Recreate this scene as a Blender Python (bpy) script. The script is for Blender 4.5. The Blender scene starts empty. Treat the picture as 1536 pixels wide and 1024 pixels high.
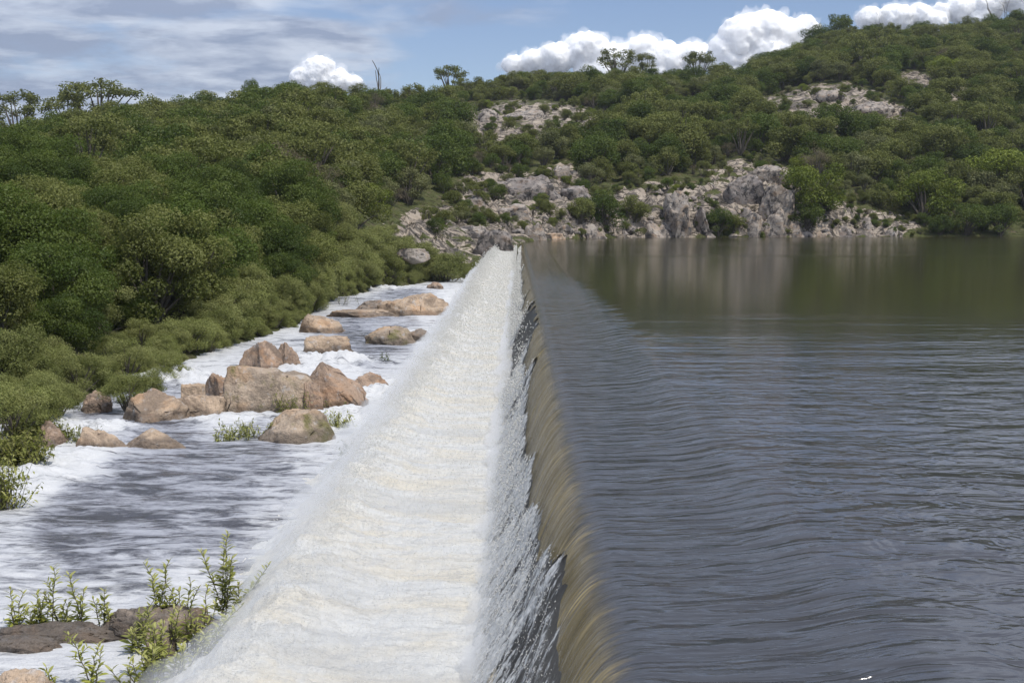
import bpy, math, random
import numpy as np
from mathutils import Vector

RNG = np.random.default_rng(7)
random.seed(7)
scene = bpy.context.scene
COL = scene.collection
R = math.radians

# ------------------------------------------------------------------ camera model
F = 1800.0                       # focal length in pixels of the 1536 px wide frame
CAM = np.array([0.0, 0.0, 2.8])
PITCH = math.atan(182 / F); YAW = math.atan(9 / F)
_r = np.array([math.cos(YAW), math.sin(YAW), 0.0])
_fh = np.array([-math.sin(YAW), math.cos(YAW), 0.0])
_fw = math.cos(PITCH) * _fh - math.sin(PITCH) * np.array([0, 0, 1.0])
_up = math.sin(PITCH) * _fh + math.cos(PITCH) * np.array([0, 0, 1.0])

def proj(P):
    d = np.asarray(P, float) - CAM
    w = np.maximum(d @ _fw, 1e-3)
    return 768 + F * (d @ _r) / w, 512 - F * (d @ _up) / w

def ray(px, py):
    return _fw + _r * ((px - 768) / F) + _up * ((512 - py) / F)

def on_z(px, py, z):
    d = ray(px, py); t = (z - CAM[2]) / d[2]
    return CAM + d * t

def at_y(px, py, Y):
    d = ray(px, py)
    return CAM + d * (Y / d[1])

# ------------------------------------------------------------------ noise
_P = np.random.default_rng(3).permutation(256).astype(np.int64)
_P = np.concatenate([_P, _P, _P])
_G = np.array([[1,1,0],[-1,1,0],[1,-1,0],[-1,-1,0],[1,0,1],[-1,0,1],[1,0,-1],[-1,0,-1],[0,1,1],[0,-1,1],[0,1,-1],[0,-1,-1],[1,1,0],[-1,1,0],[0,-1,1],[0,-1,-1]], float)

def perlin(x, y, z=0.0):
    x, y, z = np.broadcast_arrays(np.asarray(x, float), np.asarray(y, float), np.asarray(z, float))
    xi = np.floor(x); yi = np.floor(y); zi = np.floor(z)
    xf, yf, zf = x - xi, y - yi, z - zi
    xi = xi.astype(np.int64) & 255; yi = yi.astype(np.int64) & 255; zi = zi.astype(np.int64) & 255
    u = xf**3 * (xf * (xf * 6 - 15) + 10); v = yf**3 * (yf * (yf * 6 - 15) + 10); w = zf**3 * (zf * (zf * 6 - 15) + 10)
    def g(dx, dy, dz):
        h = _P[_P[_P[xi + dx] + yi + dy] + zi + dz] & 15
        gr = _G[h]
        return gr[..., 0] * (xf - dx) + gr[..., 1] * (yf - dy) + gr[..., 2] * (zf - dz)
    x00 = g(0,0,0) * (1-u) + g(1,0,0) * u; x10 = g(0,1,0) * (1-u) + g(1,1,0) * u
    x01 = g(0,0,1) * (1-u) + g(1,0,1) * u; x11 = g(0,1,1) * (1-u) + g(1,1,1) * u
    return (x00 * (1-v) + x10 * v) * (1-w) + (x01 * (1-v) + x11 * v) * w

def fbm(x, y, z=0.0, o=4, gain=0.5, lac=2.03):
    a, s, f = 1.0, 0.0, 1.0
    for i in range(o):
        s = s + a * perlin(np.asarray(x) * f + 17.3 * i, np.asarray(y) * f - 9.1 * i, np.asarray(z) * f + 3.7 * i)
        a *= gain; f *= lac
    return s

def sstep(a, b, x):
    t = np.clip((np.asarray(x, float) - a) / (b - a), 0, 1)
    return t * t * (3 - 2 * t)

def worley(p, n_seed=0):
    """distance to nearest / second nearest jittered lattice point, p (N,3)"""
    pi = np.floor(p).astype(np.int64); best = np.full(len(p), 9.0); sec = np.full(len(p), 9.0)
    for dx in (-1, 0, 1):
        for dy in (-1, 0, 1):
            for dz in (-1, 0, 1):
                c = pi + (dx, dy, dz)
                h = _P[_P[_P[(c[:, 0] + n_seed) & 255] + (c[:, 1] & 255)] + (c[:, 2] & 255)]
                j = np.stack([_P[h] / 255.0, _P[h + 57] / 255.0, _P[h + 131] / 255.0], 1)
                d = np.linalg.norm(c + j - p, axis=1)
                sec = np.where(d < best, best, np.minimum(sec, d)); best = np.minimum(best, d)
    return best, sec

# ------------------------------------------------------------------ mesh helpers
def mesh(name, V, Fc, mat=None, smooth=True, attrs=None, mats=None, midx=None):
    """Fc: list of (n,k) int arrays (k = 3 or 4)"""
    if isinstance(Fc, np.ndarray): Fc = [Fc]
    me = bpy.data.meshes.new(name)
    V = np.asarray(V, np.float32)
    me.vertices.add(len(V)); me.vertices.foreach_set('co', V.ravel())
    li = np.concatenate([f.ravel() for f in Fc]).astype(np.int32)
    lt = np.concatenate([np.full(len(f), f.shape[1]) for f in Fc]).astype(np.int32)
    ls = np.concatenate([[0], np.cumsum(lt)[:-1]]).astype(np.int32)
    me.loops.add(len(li)); me.loops.foreach_set('vertex_index', li)
    me.polygons.add(len(lt)); me.polygons.foreach_set('loop_start', ls)
    me.polygons.foreach_set('use_smooth', np.full(len(lt), smooth, bool))
    if attrs:
        for k, a in attrs.items():
            at = me.attributes.new(k, 'FLOAT', 'POINT'); at.data.foreach_set('value', np.asarray(a, np.float32).ravel())
    for m in (mats or ([mat] if mat else [])): me.materials.append(m)
    if midx is not None: me.polygons.foreach_set('material_index', np.asarray(midx, np.int32))
    me.update(calc_edges=True); me.validate()
    return me

def link(name, me, parent=None, loc=None):
    o = bpy.data.objects.new(name, me); COL.objects.link(o)
    if parent: o.parent = parent
    if loc is not None: o.location = loc
    return o

def empty(name, loc=(0, 0, 0), rz=0.0, scale=1.0):
    o = bpy.data.objects.new(name, None); COL.objects.link(o)
    o.location = loc; o.rotation_euler = (0, 0, rz); o.scale = (scale,) * 3 if np.isscalar(scale) else scale
    o.empty_display_size = 0.2
    return o

def tag(o, label=None, cat=None, group=None, kind=None):
    if label: o['label'] = label
    if cat: o['category'] = cat
    if group: o['group'] = group
    if kind: o['kind'] = kind
    return o

def grid_faces(nr, nc):
    i = np.arange(nr * nc).reshape(nr, nc)
    return np.stack([i[:-1, :-1], i[:-1, 1:], i[1:, 1:], i[1:, :-1]], -1).reshape(-1, 4)

def tube(pts, rad, n=7):
    pts = np.asarray(pts, float); rad = np.asarray(rad, float)
    t = np.gradient(pts, axis=0); t /= np.linalg.norm(t, axis=1)[:, None] + 1e-9
    a = np.array([0.31, 0.95, 0.05]); u = np.cross(t, a); u /= np.linalg.norm(u, axis=1)[:, None] + 1e-9
    v = np.cross(t, u)
    an = np.linspace(0, 2 * np.pi, n, endpoint=False)
    V = pts[:, None] + rad[:, None, None] * (u[:, None] * np.cos(an)[None, :, None] + v[:, None] * np.sin(an)[None, :, None])
    k = len(pts); i = np.arange(k * n).reshape(k, n); j = np.roll(i, -1, 1)
    Fq = np.stack([i[:-1], j[:-1], j[1:], i[1:]], -1).reshape(-1, 4)
    return V.reshape(-1, 3), Fq

class MB:
    def __init__(s): s.V = []; s.F = []; s.n = 0; s.A = {}
    def add(s, V, Fq, **at):
        s.V.append(V); s.F.append(np.asarray(Fq) + s.n); s.n += len(V)
        for k, a in at.items(): s.A.setdefault(k, []).append(np.broadcast_to(a, (len(V),)))
    def build(s, name, mat, smooth=True):
        by = {}
        for f in s.F: by.setdefault(f.shape[1], []).append(f)
        at = {k: np.concatenate(a) for k, a in s.A.items()}
        return mesh(name, np.concatenate(s.V), [np.concatenate(x) for x in by.values()], mat, smooth, at or None)

# ------------------------------------------------------------------ node helpers
class NT:
    def __init__(s, name):
        s.m = bpy.data.materials.new(name); s.m.use_nodes = True; s.t = s.m.node_tree; s.t.nodes.clear()
        s.out = s.t.nodes.new('ShaderNodeOutputMaterial')
    def n(s, ty, inp=None, **props):
        nd = s.t.nodes.new(ty)
        for k, v in props.items(): setattr(nd, k, v)
        for k, v in (inp or {}).items(): s.set(nd.inputs[k], v)
        return nd
    def set(s, sock, v):
        if isinstance(v, bpy.types.NodeSocket): s.t.links.new(v, sock)
        elif isinstance(v, bpy.types.Node): s.t.links.new(v.outputs[0], sock)
        else:
            if sock.type == 'RGBA' and len(v) == 3: v = (*v, 1)
            sock.default_value = v
    def math(s, op, a, b=0.0, c=None, clamp=False):
        nd = s.n('ShaderNodeMath', {0: a, 1: b}, operation=op, use_clamp=clamp)
        if c is not None: s.set(nd.inputs[2], c)
        return nd.outputs[0]
    def mix(s, f, a, b, blend='MIX'):
        nd = s.n('ShaderNodeMix', data_type='RGBA', blend_type=blend)
        s.set(nd.inputs[0], f); s.set(nd.inputs[6], a); s.set(nd.inputs[7], b)
        return nd.outputs[2]
    def rng(s, v, a, b, c=0.0, d=1.0, smooth=True):
        nd = s.n('ShaderNodeMapRange', {0: v, 1: a, 2: b, 3: c, 4: d}, interpolation_type='SMOOTHSTEP' if smooth else 'LINEAR')
        return nd.outputs[0]
    def attr(s, k): return s.n('ShaderNodeAttribute', attribute_name=k).outputs['Fac']
    def pos(s, scale=(1, 1, 1), obj=False):
        src = s.n('ShaderNodeTexCoord').outputs['Object'] if obj else s.n('ShaderNodeNewGeometry').outputs['Position']
        return s.n('ShaderNodeMapping', {0: src, 3: scale}).outputs[0]
    def noise(s, vec, scale, detail=4, rough=0.55, dist=0.0):
        return s.n('ShaderNodeTexNoise', {'Vector': vec, 'Scale': scale, 'Detail': detail, 'Roughness': rough, 'Distortion': dist}).outputs[0]
    def voro(s, vec, scale, feature='DISTANCE_TO_EDGE'):
        return s.n('ShaderNodeTexVoronoi', {'Vector': vec, 'Scale': scale}, feature=feature).outputs[0]
    def bump(s, h, strength=1.0, dist=1.0, normal=None):
        nd = s.n('ShaderNodeBump', {'Height': h, 'Strength': strength, 'Distance': dist})
        if normal is not None: s.set(nd.inputs['Normal'], normal)
        return nd.outputs[0]
    def end(s, sh): s.set(s.out.inputs[0], sh); return s.m

# ------------------------------------------------------------------ materials
def mat_leaf(name, c1, c2, c3, trans=0.36):
    t = NT(name)
    oi = t.n('ShaderNodeObjectInfo').outputs['Random']
    c = t.mix(oi, tuple(.70 * x for x in c1), tuple(1.25 * x for x in c2))
    c = t.mix(t.rng(t.attr('tone'), 0.0, 1.0), c, c3)
    c = t.mix(t.math('MULTIPLY', t.attr('leafrnd'), 0.30), c, (0.12, 0.13, 0.05))
    d = t.n('ShaderNodeBsdfDiffuse', {'Color': c})
    tr = t.n('ShaderNodeBsdfTranslucent', {'Color': t.mix(0.5, c, (0.10, 0.13, 0.02))})
    m = t.n('ShaderNodeMixShader', {0: trans, 1: d.outputs[0], 2: tr.outputs[0]})
    g = t.n('ShaderNodeBsdfGlossy', {'Color': (1, 1, 1, 1), 'Roughness': 0.45})
    m2 = t.n('ShaderNodeMixShader', {0: 0.012, 1: m.outputs[0], 2: g.outputs[0]})
    return t.end(m2.outputs[0])

M = {}
M['leaf_dense'] = mat_leaf('dense_foliage', (0.052, 0.091, 0.012), (0.078, 0.116, 0.018), (0.116, 0.153, 0.028))
M['leaf_scrub'] = mat_leaf('scrub_foliage', (0.132, 0.154, 0.031), (0.160, 0.174, 0.046), (0.203, 0.214, 0.062))
M['leaf_olive'] = mat_leaf('olive_foliage', (0.144, 0.163, 0.062), (0.168, 0.171, 0.075), (0.209, 0.214, 0.087))
M['leaf_lime'] = mat_leaf('bright_foliage', (0.155, 0.206, 0.022), (0.188, 0.228, 0.029), (0.212, 0.246, 0.038))
M['leaf_bank'] = mat_leaf('bank_foliage', (0.203, 0.230, 0.065), (0.245, 0.263, 0.080), (0.310, 0.320, 0.114))
M['leaf_dry'] = mat_leaf('dry_twigs', (0.183, 0.144, 0.106), (0.220, 0.172, 0.129), (0.195, 0.172, 0.090), 0.2)
M['leaf_shoot'] = mat_leaf('shoot_foliage', (0.34, 0.37, 0.075), (0.40, 0.41, 0.09), (0.55, 0.54, 0.20), 0.42)
M['leaf_grass'] = mat_leaf('grass_blades', (0.17, 0.20, 0.04), (0.2, 0.21, 0.045), (0.26, 0.25, 0.08), 0.38)

def mat_bark():
    t = NT('bark'); p = t.pos((3, 3, 1), True)
    c = t.mix(t.noise(p, 6), (0.05, 0.04, 0.03), (0.16, 0.14, 0.11))
    b = t.n('ShaderNodeBsdfPrincipled', {'Base Color': c, 'Roughness': 0.9})
    return t.end(b.outputs[0])
M['bark'] = mat_bark()

def mat_rock(name, ca, cb, cdark, stain=0.5, scale=1.0, crack=1.0, moss=None, wet=True):
    t = NT(name); p = t.pos((1, 1, 1), False)
    big = t.noise(p, 0.55 * scale, 5, 0.6, 0.4)
    c = t.mix(t.rng(big, 0.35, 0.65), ca, cb)
    fine = t.noise(p, 14 * scale, 4, 0.7)
    c = t.mix(t.math('MULTIPLY', t.rng(fine, 0.42, 0.72), 0.55), c, tuple(0.55 * x for x in cb))
    st = t.noise(t.pos((1.3, 1.3, 1.1)), 0.9 * scale, 6, 0.68, 0.6)
    c = t.mix(t.math('MULTIPLY', t.rng(st, 0.47, 0.60), stain), c, cdark)
    c = t.mix(t.math('MULTIPLY', t.rng(t.noise(t.pos((1, 1, 1.6)), 0.75 * scale, 5, 0.6, 0.5), 0.50, 0.64), 0.40), c, (ca[0] * 1.02, ca[1] * .78, ca[2] * .55))
    c = t.mix(t.math('MULTIPLY', t.rng(t.noise(p, 3.1 * scale, 5, 0.65), 0.56, 0.68), 0.45), c, tuple(min(.6, 1.25 * x) for x in (sum(ca) / 3,) * 3))
    if moss:
        mo = t.noise(p, 1.1 * scale, 5, 0.65, 0.3)
        c = t.mix(t.math('MULTIPLY', t.rng(mo, 0.54, 0.66), 0.75), c, moss)
    cr = t.n('ShaderNodeTexVoronoi', {'Vector': t.n('ShaderNodeMixRGB', {0: 0.18, 1: p, 2: t.n('ShaderNodeTexNoise', {'Vector': p, 'Scale': 1.2, 'Detail': 3}).outputs['Color']}).outputs[0], 'Scale': 0.62 * scale}, feature='DISTANCE_TO_EDGE').outputs[0]
    crk = t.rng(t.math('ADD', cr, t.math('MULTIPLY', t.rng(t.noise(p, 1.7, 3), 0.35, 0.6), 0.03)), 0.0, 0.022)
    c = t.mix(t.math('MULTIPLY', t.math('SUBTRACT', 1.0, crk), 0.75 * crack), c, tuple(0.3 * x for x in cdark))
    zz = t.n('ShaderNodeSeparateXYZ', {0: t.n('ShaderNodeNewGeometry').outputs['Position']}).outputs[2]
    wetf = t.rng(t.math('ADD', zz, t.math('MULTIPLY', big, -0.5)), -3.06, -2.92, 1.0, 0.0)
    c = t.mix(t.math('MULTIPLY', wetf, 0.55), c, tuple(0.45 * x for x in cdark))
    h = t.math('ADD', t.math('MULTIPLY', fine, 0.35), t.math('MULTIPLY', big, 1.2))
    h = t.math('ADD', h, t.math('MULTIPLY', t.noise(p, 4 * scale, 5, 0.65), 1.0))
    h = t.math('ADD', h, t.math('MULTIPLY', crk, 0.7 * crack))
    nb = t.bump(h, 1.0, 0.15 / scale)
    b = t.n('ShaderNodeBsdfPrincipled', {'Base Color': c, 'Roughness': t.math('SUBTRACT', 0.88, t.math('MULTIPLY', wetf, 0.55)), 'Normal': nb, 'Specular IOR Level': 0.3})
    return t.end(b.outputs[0])
M['rock_tan'] = mat_rock('tan_granite', (0.58, 0.44, 0.315), (0.46, 0.345, 0.245), (0.17, 0.13, 0.10), 0.6, 1.0, .85)
M['rock_red'] = mat_rock('reddish_granite', (0.48, 0.345, 0.25), (0.36, 0.26, 0.19), (0.12, 0.095, 0.076), 0.6, 1.2, .85)
M['rock_grey'] = mat_rock('greybrown_granite', (0.52, 0.41, 0.305), (0.41, 0.32, 0.24), (0.16, 0.13, 0.10), 0.55, 1.0, .9, (0.16, 0.155, 0.045))
M['rock_pale'] = mat_rock('pale_granite', (0.41, 0.36, 0.31), (0.31, 0.265, 0.225), (0.07, 0.063, 0.06), 0.97, 0.75, .6)
M['rock_dark'] = mat_rock('lichen_granite', (0.21, 0.185, 0.17), (0.33, 0.29, 0.26), (0.045, 0.042, 0.04), 0.97, 0.8, .6)
M['rock_wet'] = mat_rock('wet_granite', (0.33, 0.27, 0.22), (0.24, 0.195, 0.155), (0.10, 0.083, 0.07), 0.6, 2.0, 0.4)

def mat_ground():
    t = NT('hill_ground'); p = t.pos()
    rk = t.attr('rock')
    n1 = t.noise(p, 0.25, 6, 0.65, 0.3); n2 = t.noise(p, 2.0, 5, 0.6)
    rockc = t.mix(t.rng(n1, 0.35, 0.65), (0.42, 0.355, 0.285), (0.30, 0.25, 0.20))
    st = t.noise(t.pos((1, 1, 0.35)), 0.5, 7, 0.72, 0.8)
    rockc = t.mix(t.math('MULTIPLY', t.rng(st, 0.46, 0.57), 0.92), rockc, (0.10, 0.088, 0.078))
    crk = t.rng(t.math('ABSOLUTE', t.math('SUBTRACT', t.noise(t.pos((0.5, 1.0, 1.8)), 0.36, 4, 0.6, 0.9), 0.5)), 0.0, 0.03)
    rockc = t.mix(t.math('MULTIPLY', t.math('SUBTRACT', 1.0, crk), 0.8), rockc, (0.045, 0.042, 0.03))
    veg = t.mix(n2, (0.055, 0.066, 0.020), (0.10, 0.105, 0.040))
    soil = t.mix(t.rng(t.noise(p, 0.8, 5), 0.45, 0.8), veg, (0.12, 0.095, 0.06))
    c = t.mix(t.rng(t.math('ADD', rk, t.math('MULTIPLY', t.math('SUBTRACT', t.noise(t.pos((0.6, 0.8, 1.6)), 0.30, 5, 0.6, 0.5), 0.5), 3.6)), 0.60, 0.74), soil, rockc)
    h = t.math('ADD', t.math('MULTIPLY', n1, 2.0), t.math('ADD', t.math('MULTIPLY', n2, 0.5), t.math('MULTIPLY', crk, 0.5)))
    b = t.n('ShaderNodeBsdfPrincipled', {'Base Color': c, 'Roughness': 0.95, 'Specular IOR Level': 0.15, 'Normal': t.bump(h, 1.0, 0.5)})
    return t.end(b.outputs[0])
M['ground'] = mat_ground()

def mat_concrete():
    t = NT('wet_concrete'); p = t.pos()
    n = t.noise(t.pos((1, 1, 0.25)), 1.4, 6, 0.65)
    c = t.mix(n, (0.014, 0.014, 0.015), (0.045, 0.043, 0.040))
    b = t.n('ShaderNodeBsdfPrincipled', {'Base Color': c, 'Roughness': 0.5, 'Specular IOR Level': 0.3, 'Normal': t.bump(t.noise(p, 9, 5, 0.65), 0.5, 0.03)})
    return t.end(b.outputs[0])
M['concrete'] = mat_concrete()

def mat_lake():
    t = NT('lake_water')
    g = t.n('ShaderNodeNewGeometry').outputs['Position']
    sx = t.n('ShaderNodeSeparateXYZ', {0: g})
    X, Y = sx.outputs[0], sx.outputs[1]
    # calmer towards the sheltered far shore
    edge = t.math('ADD', Y, t.math('MULTIPLY', t.math('SUBTRACT', t.noise(t.pos((0.12, 0.5, 1)), 1.0, 5), 0.5), 26.0))
    amp = t.rng(edge, 10, 36, 1.0, 0.018)
    breeze = t.math('MULTIPLY', t.rng(t.math('ADD', Y, t.math('MULTIPLY', X, 0.25)), 128, 150), 0.30)      # a breath of wind under the far shore
    streak = t.math('MULTIPLY', t.math('MULTIPLY', t.rng(Y, 90, 93), t.rng(Y, 100, 97)), 0.22)
    amp = t.math('ADD', amp, t.math('ADD', breeze, streak))
    gust = t.rng(t.noise(t.pos((0.012, 0.07, 1)), 1.0, 3, 0.5), 0.42, 0.62, 0.6, 1.35)
    amp = t.math('MULTIPLY', amp, gust)
    near_crest = t.rng(t.math('ADD', X, t.math('MULTIPLY', t.math('SUBTRACT', t.noise(t.pos((0.6, 0.9, 1)), 1.0, 4), 0.5), 1.6)), 1.7, 3.3, 1.0, 0.0)
    w1 = t.noise(t.pos((0.75, 1.3, 1)), 2.1, 3, 0.52, 0.5)        # wind ripples
    w2 = t.noise(t.pos((0.5, 1.0, 1)), 0.55, 2, 0.5, 0.3)
    w3 = t.noise(t.pos((0.55, 2.3, 1)), 1.35, 2, 0.5, 0.6)          # stretched along the flow towards the crest
    h = t.math('ADD', t.math('MULTIPLY', w1, 0.088), t.math('MULTIPLY', w2, 0.09))
    hc = t.math('MULTIPLY', t.math('ADD', t.math('MULTIPLY', w3, 0.175), t.math('MULTIPLY', t.noise(t.pos((0.7, 4.5, 1)), 3.2, 3, 0.5, 0.6), 0.022)), t.rng(Y, 20, 75, 1.0, 0.10))
    hh = t.n('ShaderNodeMix', data_type='FLOAT'); t.set(hh.inputs[0], near_crest); t.set(hh.inputs[2], t.math('MULTIPLY', h, amp)); t.set(hh.inputs[3], hc)
    h = hh.outputs[0]
    nb = t.bump(h, 1.0, 1.0)
    murk_sheen = t.mix(t.rng(Y, 11, 44), t.mix(near_crest, (0.056, 0.056, 0.062), (0.056, 0.059, 0.068)), (0.030, 0.026, 0.009))  # murk plus painted reflection: pale sky grey near, olive hill tone far
    b = t.n('ShaderNodeBsdfPrincipled', {'Base Color': murk_sheen, 'Roughness': 0.11, 'IOR': 1.33, 'Normal': nb})
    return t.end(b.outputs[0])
M['lake'] = mat_lake()

def mat_nappe():
    t = NT('falling_sheet_water')
    fl = t.attr('flow')                       # metres along the flow
    yy = t.n('ShaderNodeSeparateXYZ', {0: t.n('ShaderNodeNewGeometry').outputs['Position']}).outputs[1]
    v = t.n('ShaderNodeCombineXYZ', {0: t.math('MULTIPLY', yy, 9.0), 1: t.math('MULTIPLY', fl, 1.1), 2: 0.0}).outputs[0]
    v2 = t.n('ShaderNodeCombineXYZ', {0: t.math('MULTIPLY', yy, 1.6), 1: t.math('MULTIPLY', fl, 0.5), 2: 4.0}).outputs[0]
    s1 = t.noise(v, 1.3, 5, 0.62, 0.35); s2 = t.noise(v2, 1.0, 3, 0.5, 0.3)
    c = t.mix(t.rng(s1, 0.36, 0.66), (0.055, 0.038, 0.010), (0.50, 0.38, 0.16))
    c = t.mix(t.rng(s2, 0.35, 0.65), c, (0.17, 0.125, 0.040))
    body = t.mix(t.rng(t.math('ADD', fl, t.math('MULTIPLY', t.math('SUBTRACT', s1, 0.5), 0.35)), 0.22, 0.62), t.mix(t.rng(yy, 11, 44), (0.056, 0.059, 0.068), (0.030, 0.026, 0.009)), c)  # upper lip carries the lake's painted reflection tones, golden brown water below
    w3 = t.noise(t.pos((0.55, 2.3, 1)), 1.35, 2, 0.5, 0.6)
    hl = t.math('MULTIPLY', t.math('ADD', t.math('MULTIPLY', w3, 0.175), t.math('MULTIPLY', t.noise(t.pos((0.7, 4.5, 1)), 3.2, 3, 0.5, 0.6), 0.022)), t.rng(yy, 20, 75, 1.0, 0.10))
    hf = t.math('ADD', t.math('MULTIPLY', s1, 0.05), t.math('MULTIPLY', s2, 0.05))
    hx = t.n('ShaderNodeMix', data_type='FLOAT'); t.set(hx.inputs[0], t.rng(fl, 0.0, 0.45)); t.set(hx.inputs[2], hl); t.set(hx.inputs[3], hf)
    nb = t.bump(hx.outputs[0], 1.0, 1.0)
    b = t.n('ShaderNodeBsdfPrincipled', {'Base Color': body, 'Roughness': 0.11, 'IOR': 1.33, 'Normal': nb})
    tr = t.n('ShaderNodeBsdfTranslucent', {'Color': t.mix(0.4, body, (0.35, 0.25, 0.07))})
    m = t.n('ShaderNodeMixShader', {0: t.rng(fl, 0.25, 0.6, 0.0, 0.28), 1: b.outputs[0], 2: tr.outputs[0]})
    return t.end(m.outputs[0])
M['nappe'] = mat_nappe()

def mat_foam():
    t = NT('white_water_foam'); p = t.pos()
    n1 = t.noise(t.pos((0.5, 1.2, 1)), 0.9, 5, 0.6, 0.5); n2 = t.noise(t.pos((0.45, 2.2, 1.5)), 3.5, 6, 0.68, 0.3)
    c = t.mix(t.rng(n1, 0.38, 0.66), (0.72, 0.72, 0.70), (0.73, 0.68, 0.575))
    c = t.mix(t.math('MULTIPLY', t.rng(n2, 0.46, 0.70), 0.6), c, (0.42, 0.42, 0.41))
    n3 = t.noise(t.pos((1.0, 1.6, 1.3)), 17, 4, 0.75)
    c = t.mix(t.math('MULTIPLY', t.rng(n3, 0.54, 0.70), 0.6), c, (0.90, 0.89, 0.86))
    c = t.mix(t.math('MULTIPLY', t.rng(t.noise(t.pos((0.35, 0.8, 1)), 0.8, 4, 0.6, 0.4), 0.50, 0.68), 0.5), c, (0.54, 0.545, 0.54))
    d = t.n('ShaderNodeBsdfPrincipled', {'Base Color': c, 'Roughness': 0.55, 'Specular IOR Level': 0.3, 'Normal': t.bump(t.math('ADD', t.math('MULTIPLY', n2, 0.35), t.math('ADD', n3, t.math('MULTIPLY', t.noise(p, 48, 3, 0.7), 0.5))), 0.8, 0.05)})
    tr = t.n('ShaderNodeBsdfTranslucent', {'Color': c})
    return t.end(t.n('ShaderNodeMixShader', {0: 0.06, 1: d.outputs[0], 2: tr.outputs[0]}).outputs[0])
M['foam'] = mat_foam()

def mat_torn():
    t = NT('torn_water'); fl = t.attr('flow'); cov = t.attr('cover')
    yy = t.n('ShaderNodeSeparateXYZ', {0: t.n('ShaderNodeNewGeometry').outputs['Position']}).outputs[1]
    v = t.n('ShaderNodeCombineXYZ', {0: t.math('MULTIPLY', yy, 13.0), 1: t.math('MULTIPLY', fl, 2.4), 2: 0.0}).outputs[0]
    v2 = t.n('ShaderNodeCombineXYZ', {0: t.math('MULTIPLY', yy, 38.0), 1: t.math('MULTIPLY', fl, 15.0), 2: 3.0}).outputs[0]
    n1 = t.noise(v, 1.0, 5, 0.65, 0.5); n2 = t.noise(v2, 1.0, 4, 0.7, 0.4)
    k = t.math('ADD', t.math('ADD', t.math('MULTIPLY', n1, 1.5), t.math('MULTIPLY', n2, 1.1)), t.math('SUBTRACT', t.math('MULTIPLY', cov, 0.62), 1.42))
    a = t.rng(k, -0.10, 0.36, 0.0, 0.95)
    c = t.mix(t.rng(n2, 0.35, 0.66), (0.62, 0.62, 0.60), (0.95, 0.945, 0.92))
    d = t.n('ShaderNodeBsdfPrincipled', {'Base Color': c, 'Roughness': 0.4, 'Normal': t.bump(t.math('ADD', n1, n2), 0.35, 0.02)})
    tr = t.n('ShaderNodeBsdfTranslucent', {'Color': c})
    w = t.n('ShaderNodeMixShader', {0: 0.35, 1: d.outputs[0], 2: tr.outputs[0]})
    th = t.n('ShaderNodeBsdfTransparent')
    return t.end(t.n('ShaderNodeMixShader', {0: a, 1: th.outputs[0], 2: w.outputs[0]}).outputs[0])
M['torn'] = mat_torn()

def mat_drop():
    t = NT('water_drops')
    d = t.n('ShaderNodeBsdfPrincipled', {'Base Color': (0.82, 0.81, 0.77, 1), 'Roughness': 0.25})
    tr = t.n('ShaderNodeBsdfTranslucent', {'Color': (0.85, 0.84, 0.80, 1)})
    return t.end(t.n('ShaderNodeMixShader', {0: 0.45, 1: d.outputs[0], 2: tr.outputs[0]}).outputs[0])
M['drop'] = mat_drop()

def mat_river():
    t = NT('river_water'); p = t.pos()
    fo = t.attr('foam')
    s1 = t.noise(t.pos((0.45, 1.6, 1)), 1.0, 7, 0.68, 0.8)
    s2 = t.noise(t.pos((1.0, 3.4, 1)), 1.8, 6, 0.70, 0.6)
    s3 = t.noise(p, 7.0, 4, 0.7)
    s = t.math('ADD', t.math('MULTIPLY', s1, 0.62), t.math('ADD', t.math('MULTIPLY', s2, 0.33), t.math('MULTIPLY', s3, 0.10)))
    k = t.math('ADD', t.math('MULTIPLY', t.math('SUBTRACT', s, 0.525), 3.3), t.math('MULTIPLY', t.math('SUBTRACT', fo, 0.36), 0.56))
    cov = t.rng(k, -0.24, 0.30)
    fc = t.mix(t.rng(t.math('ADD', fo, t.math('MULTIPLY', t.math('SUBTRACT', s2, 0.5), 0.9)), 0.35, 1.0), (0.36, 0.37, 0.41), (0.63, 0.63, 0.625))
    fd = t.n('ShaderNodeBsdfPrincipled', {'Base Color': fc, 'Roughness': 0.6, 'Normal': t.bump(t.math('ADD', s2, t.math('MULTIPLY', s3, 0.6)), 0.8, 0.10)})
    wb = t.n('ShaderNodeBsdfPrincipled', {'Base Color': (0.085, 0.086, 0.100, 1), 'Roughness': 0.16, 'IOR': 1.33, 'Normal': t.bump(t.math('ADD', s2, s1), 1.0, 0.16)})
    return t.end(t.n('ShaderNodeMixShader', {0: cov, 1: wb.outputs[0], 2: fd.outputs[0]}).outputs[0])
M['river'] = mat_river()

def mat_cloud():
    t = NT('cloud_white')
    b = t.n('ShaderNodeBsdfPrincipled', {'Base Color': (0.97, 0.97, 0.98, 1), 'Roughness': 1.0, 'Specular IOR Level': 0.0, 'Subsurface Weight': 1.0, 'Subsurface Radius': (1, 1, 1), 'Subsurface Scale': 45.0})
    return t.end(b.outputs[0])
M['cloud'] = mat_cloud()
vp = bpy.data.materials.new('cloud_vapour'); vp.use_nodes = True; vp.node_tree.nodes.clear()
pvv = vp.node_tree.nodes.new('ShaderNodeVolumePrincipled'); pvv.inputs['Color'].default_value = (.99, .99, .99, 1); pvv.inputs['Density'].default_value = 0.011; pvv.inputs['Anisotropy'].default_value = 0.0
vp.node_tree.links.new(pvv.outputs[0], vp.node_tree.nodes.new('ShaderNodeOutputMaterial').inputs['Volume'])
M['vapour'] = vp
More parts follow.
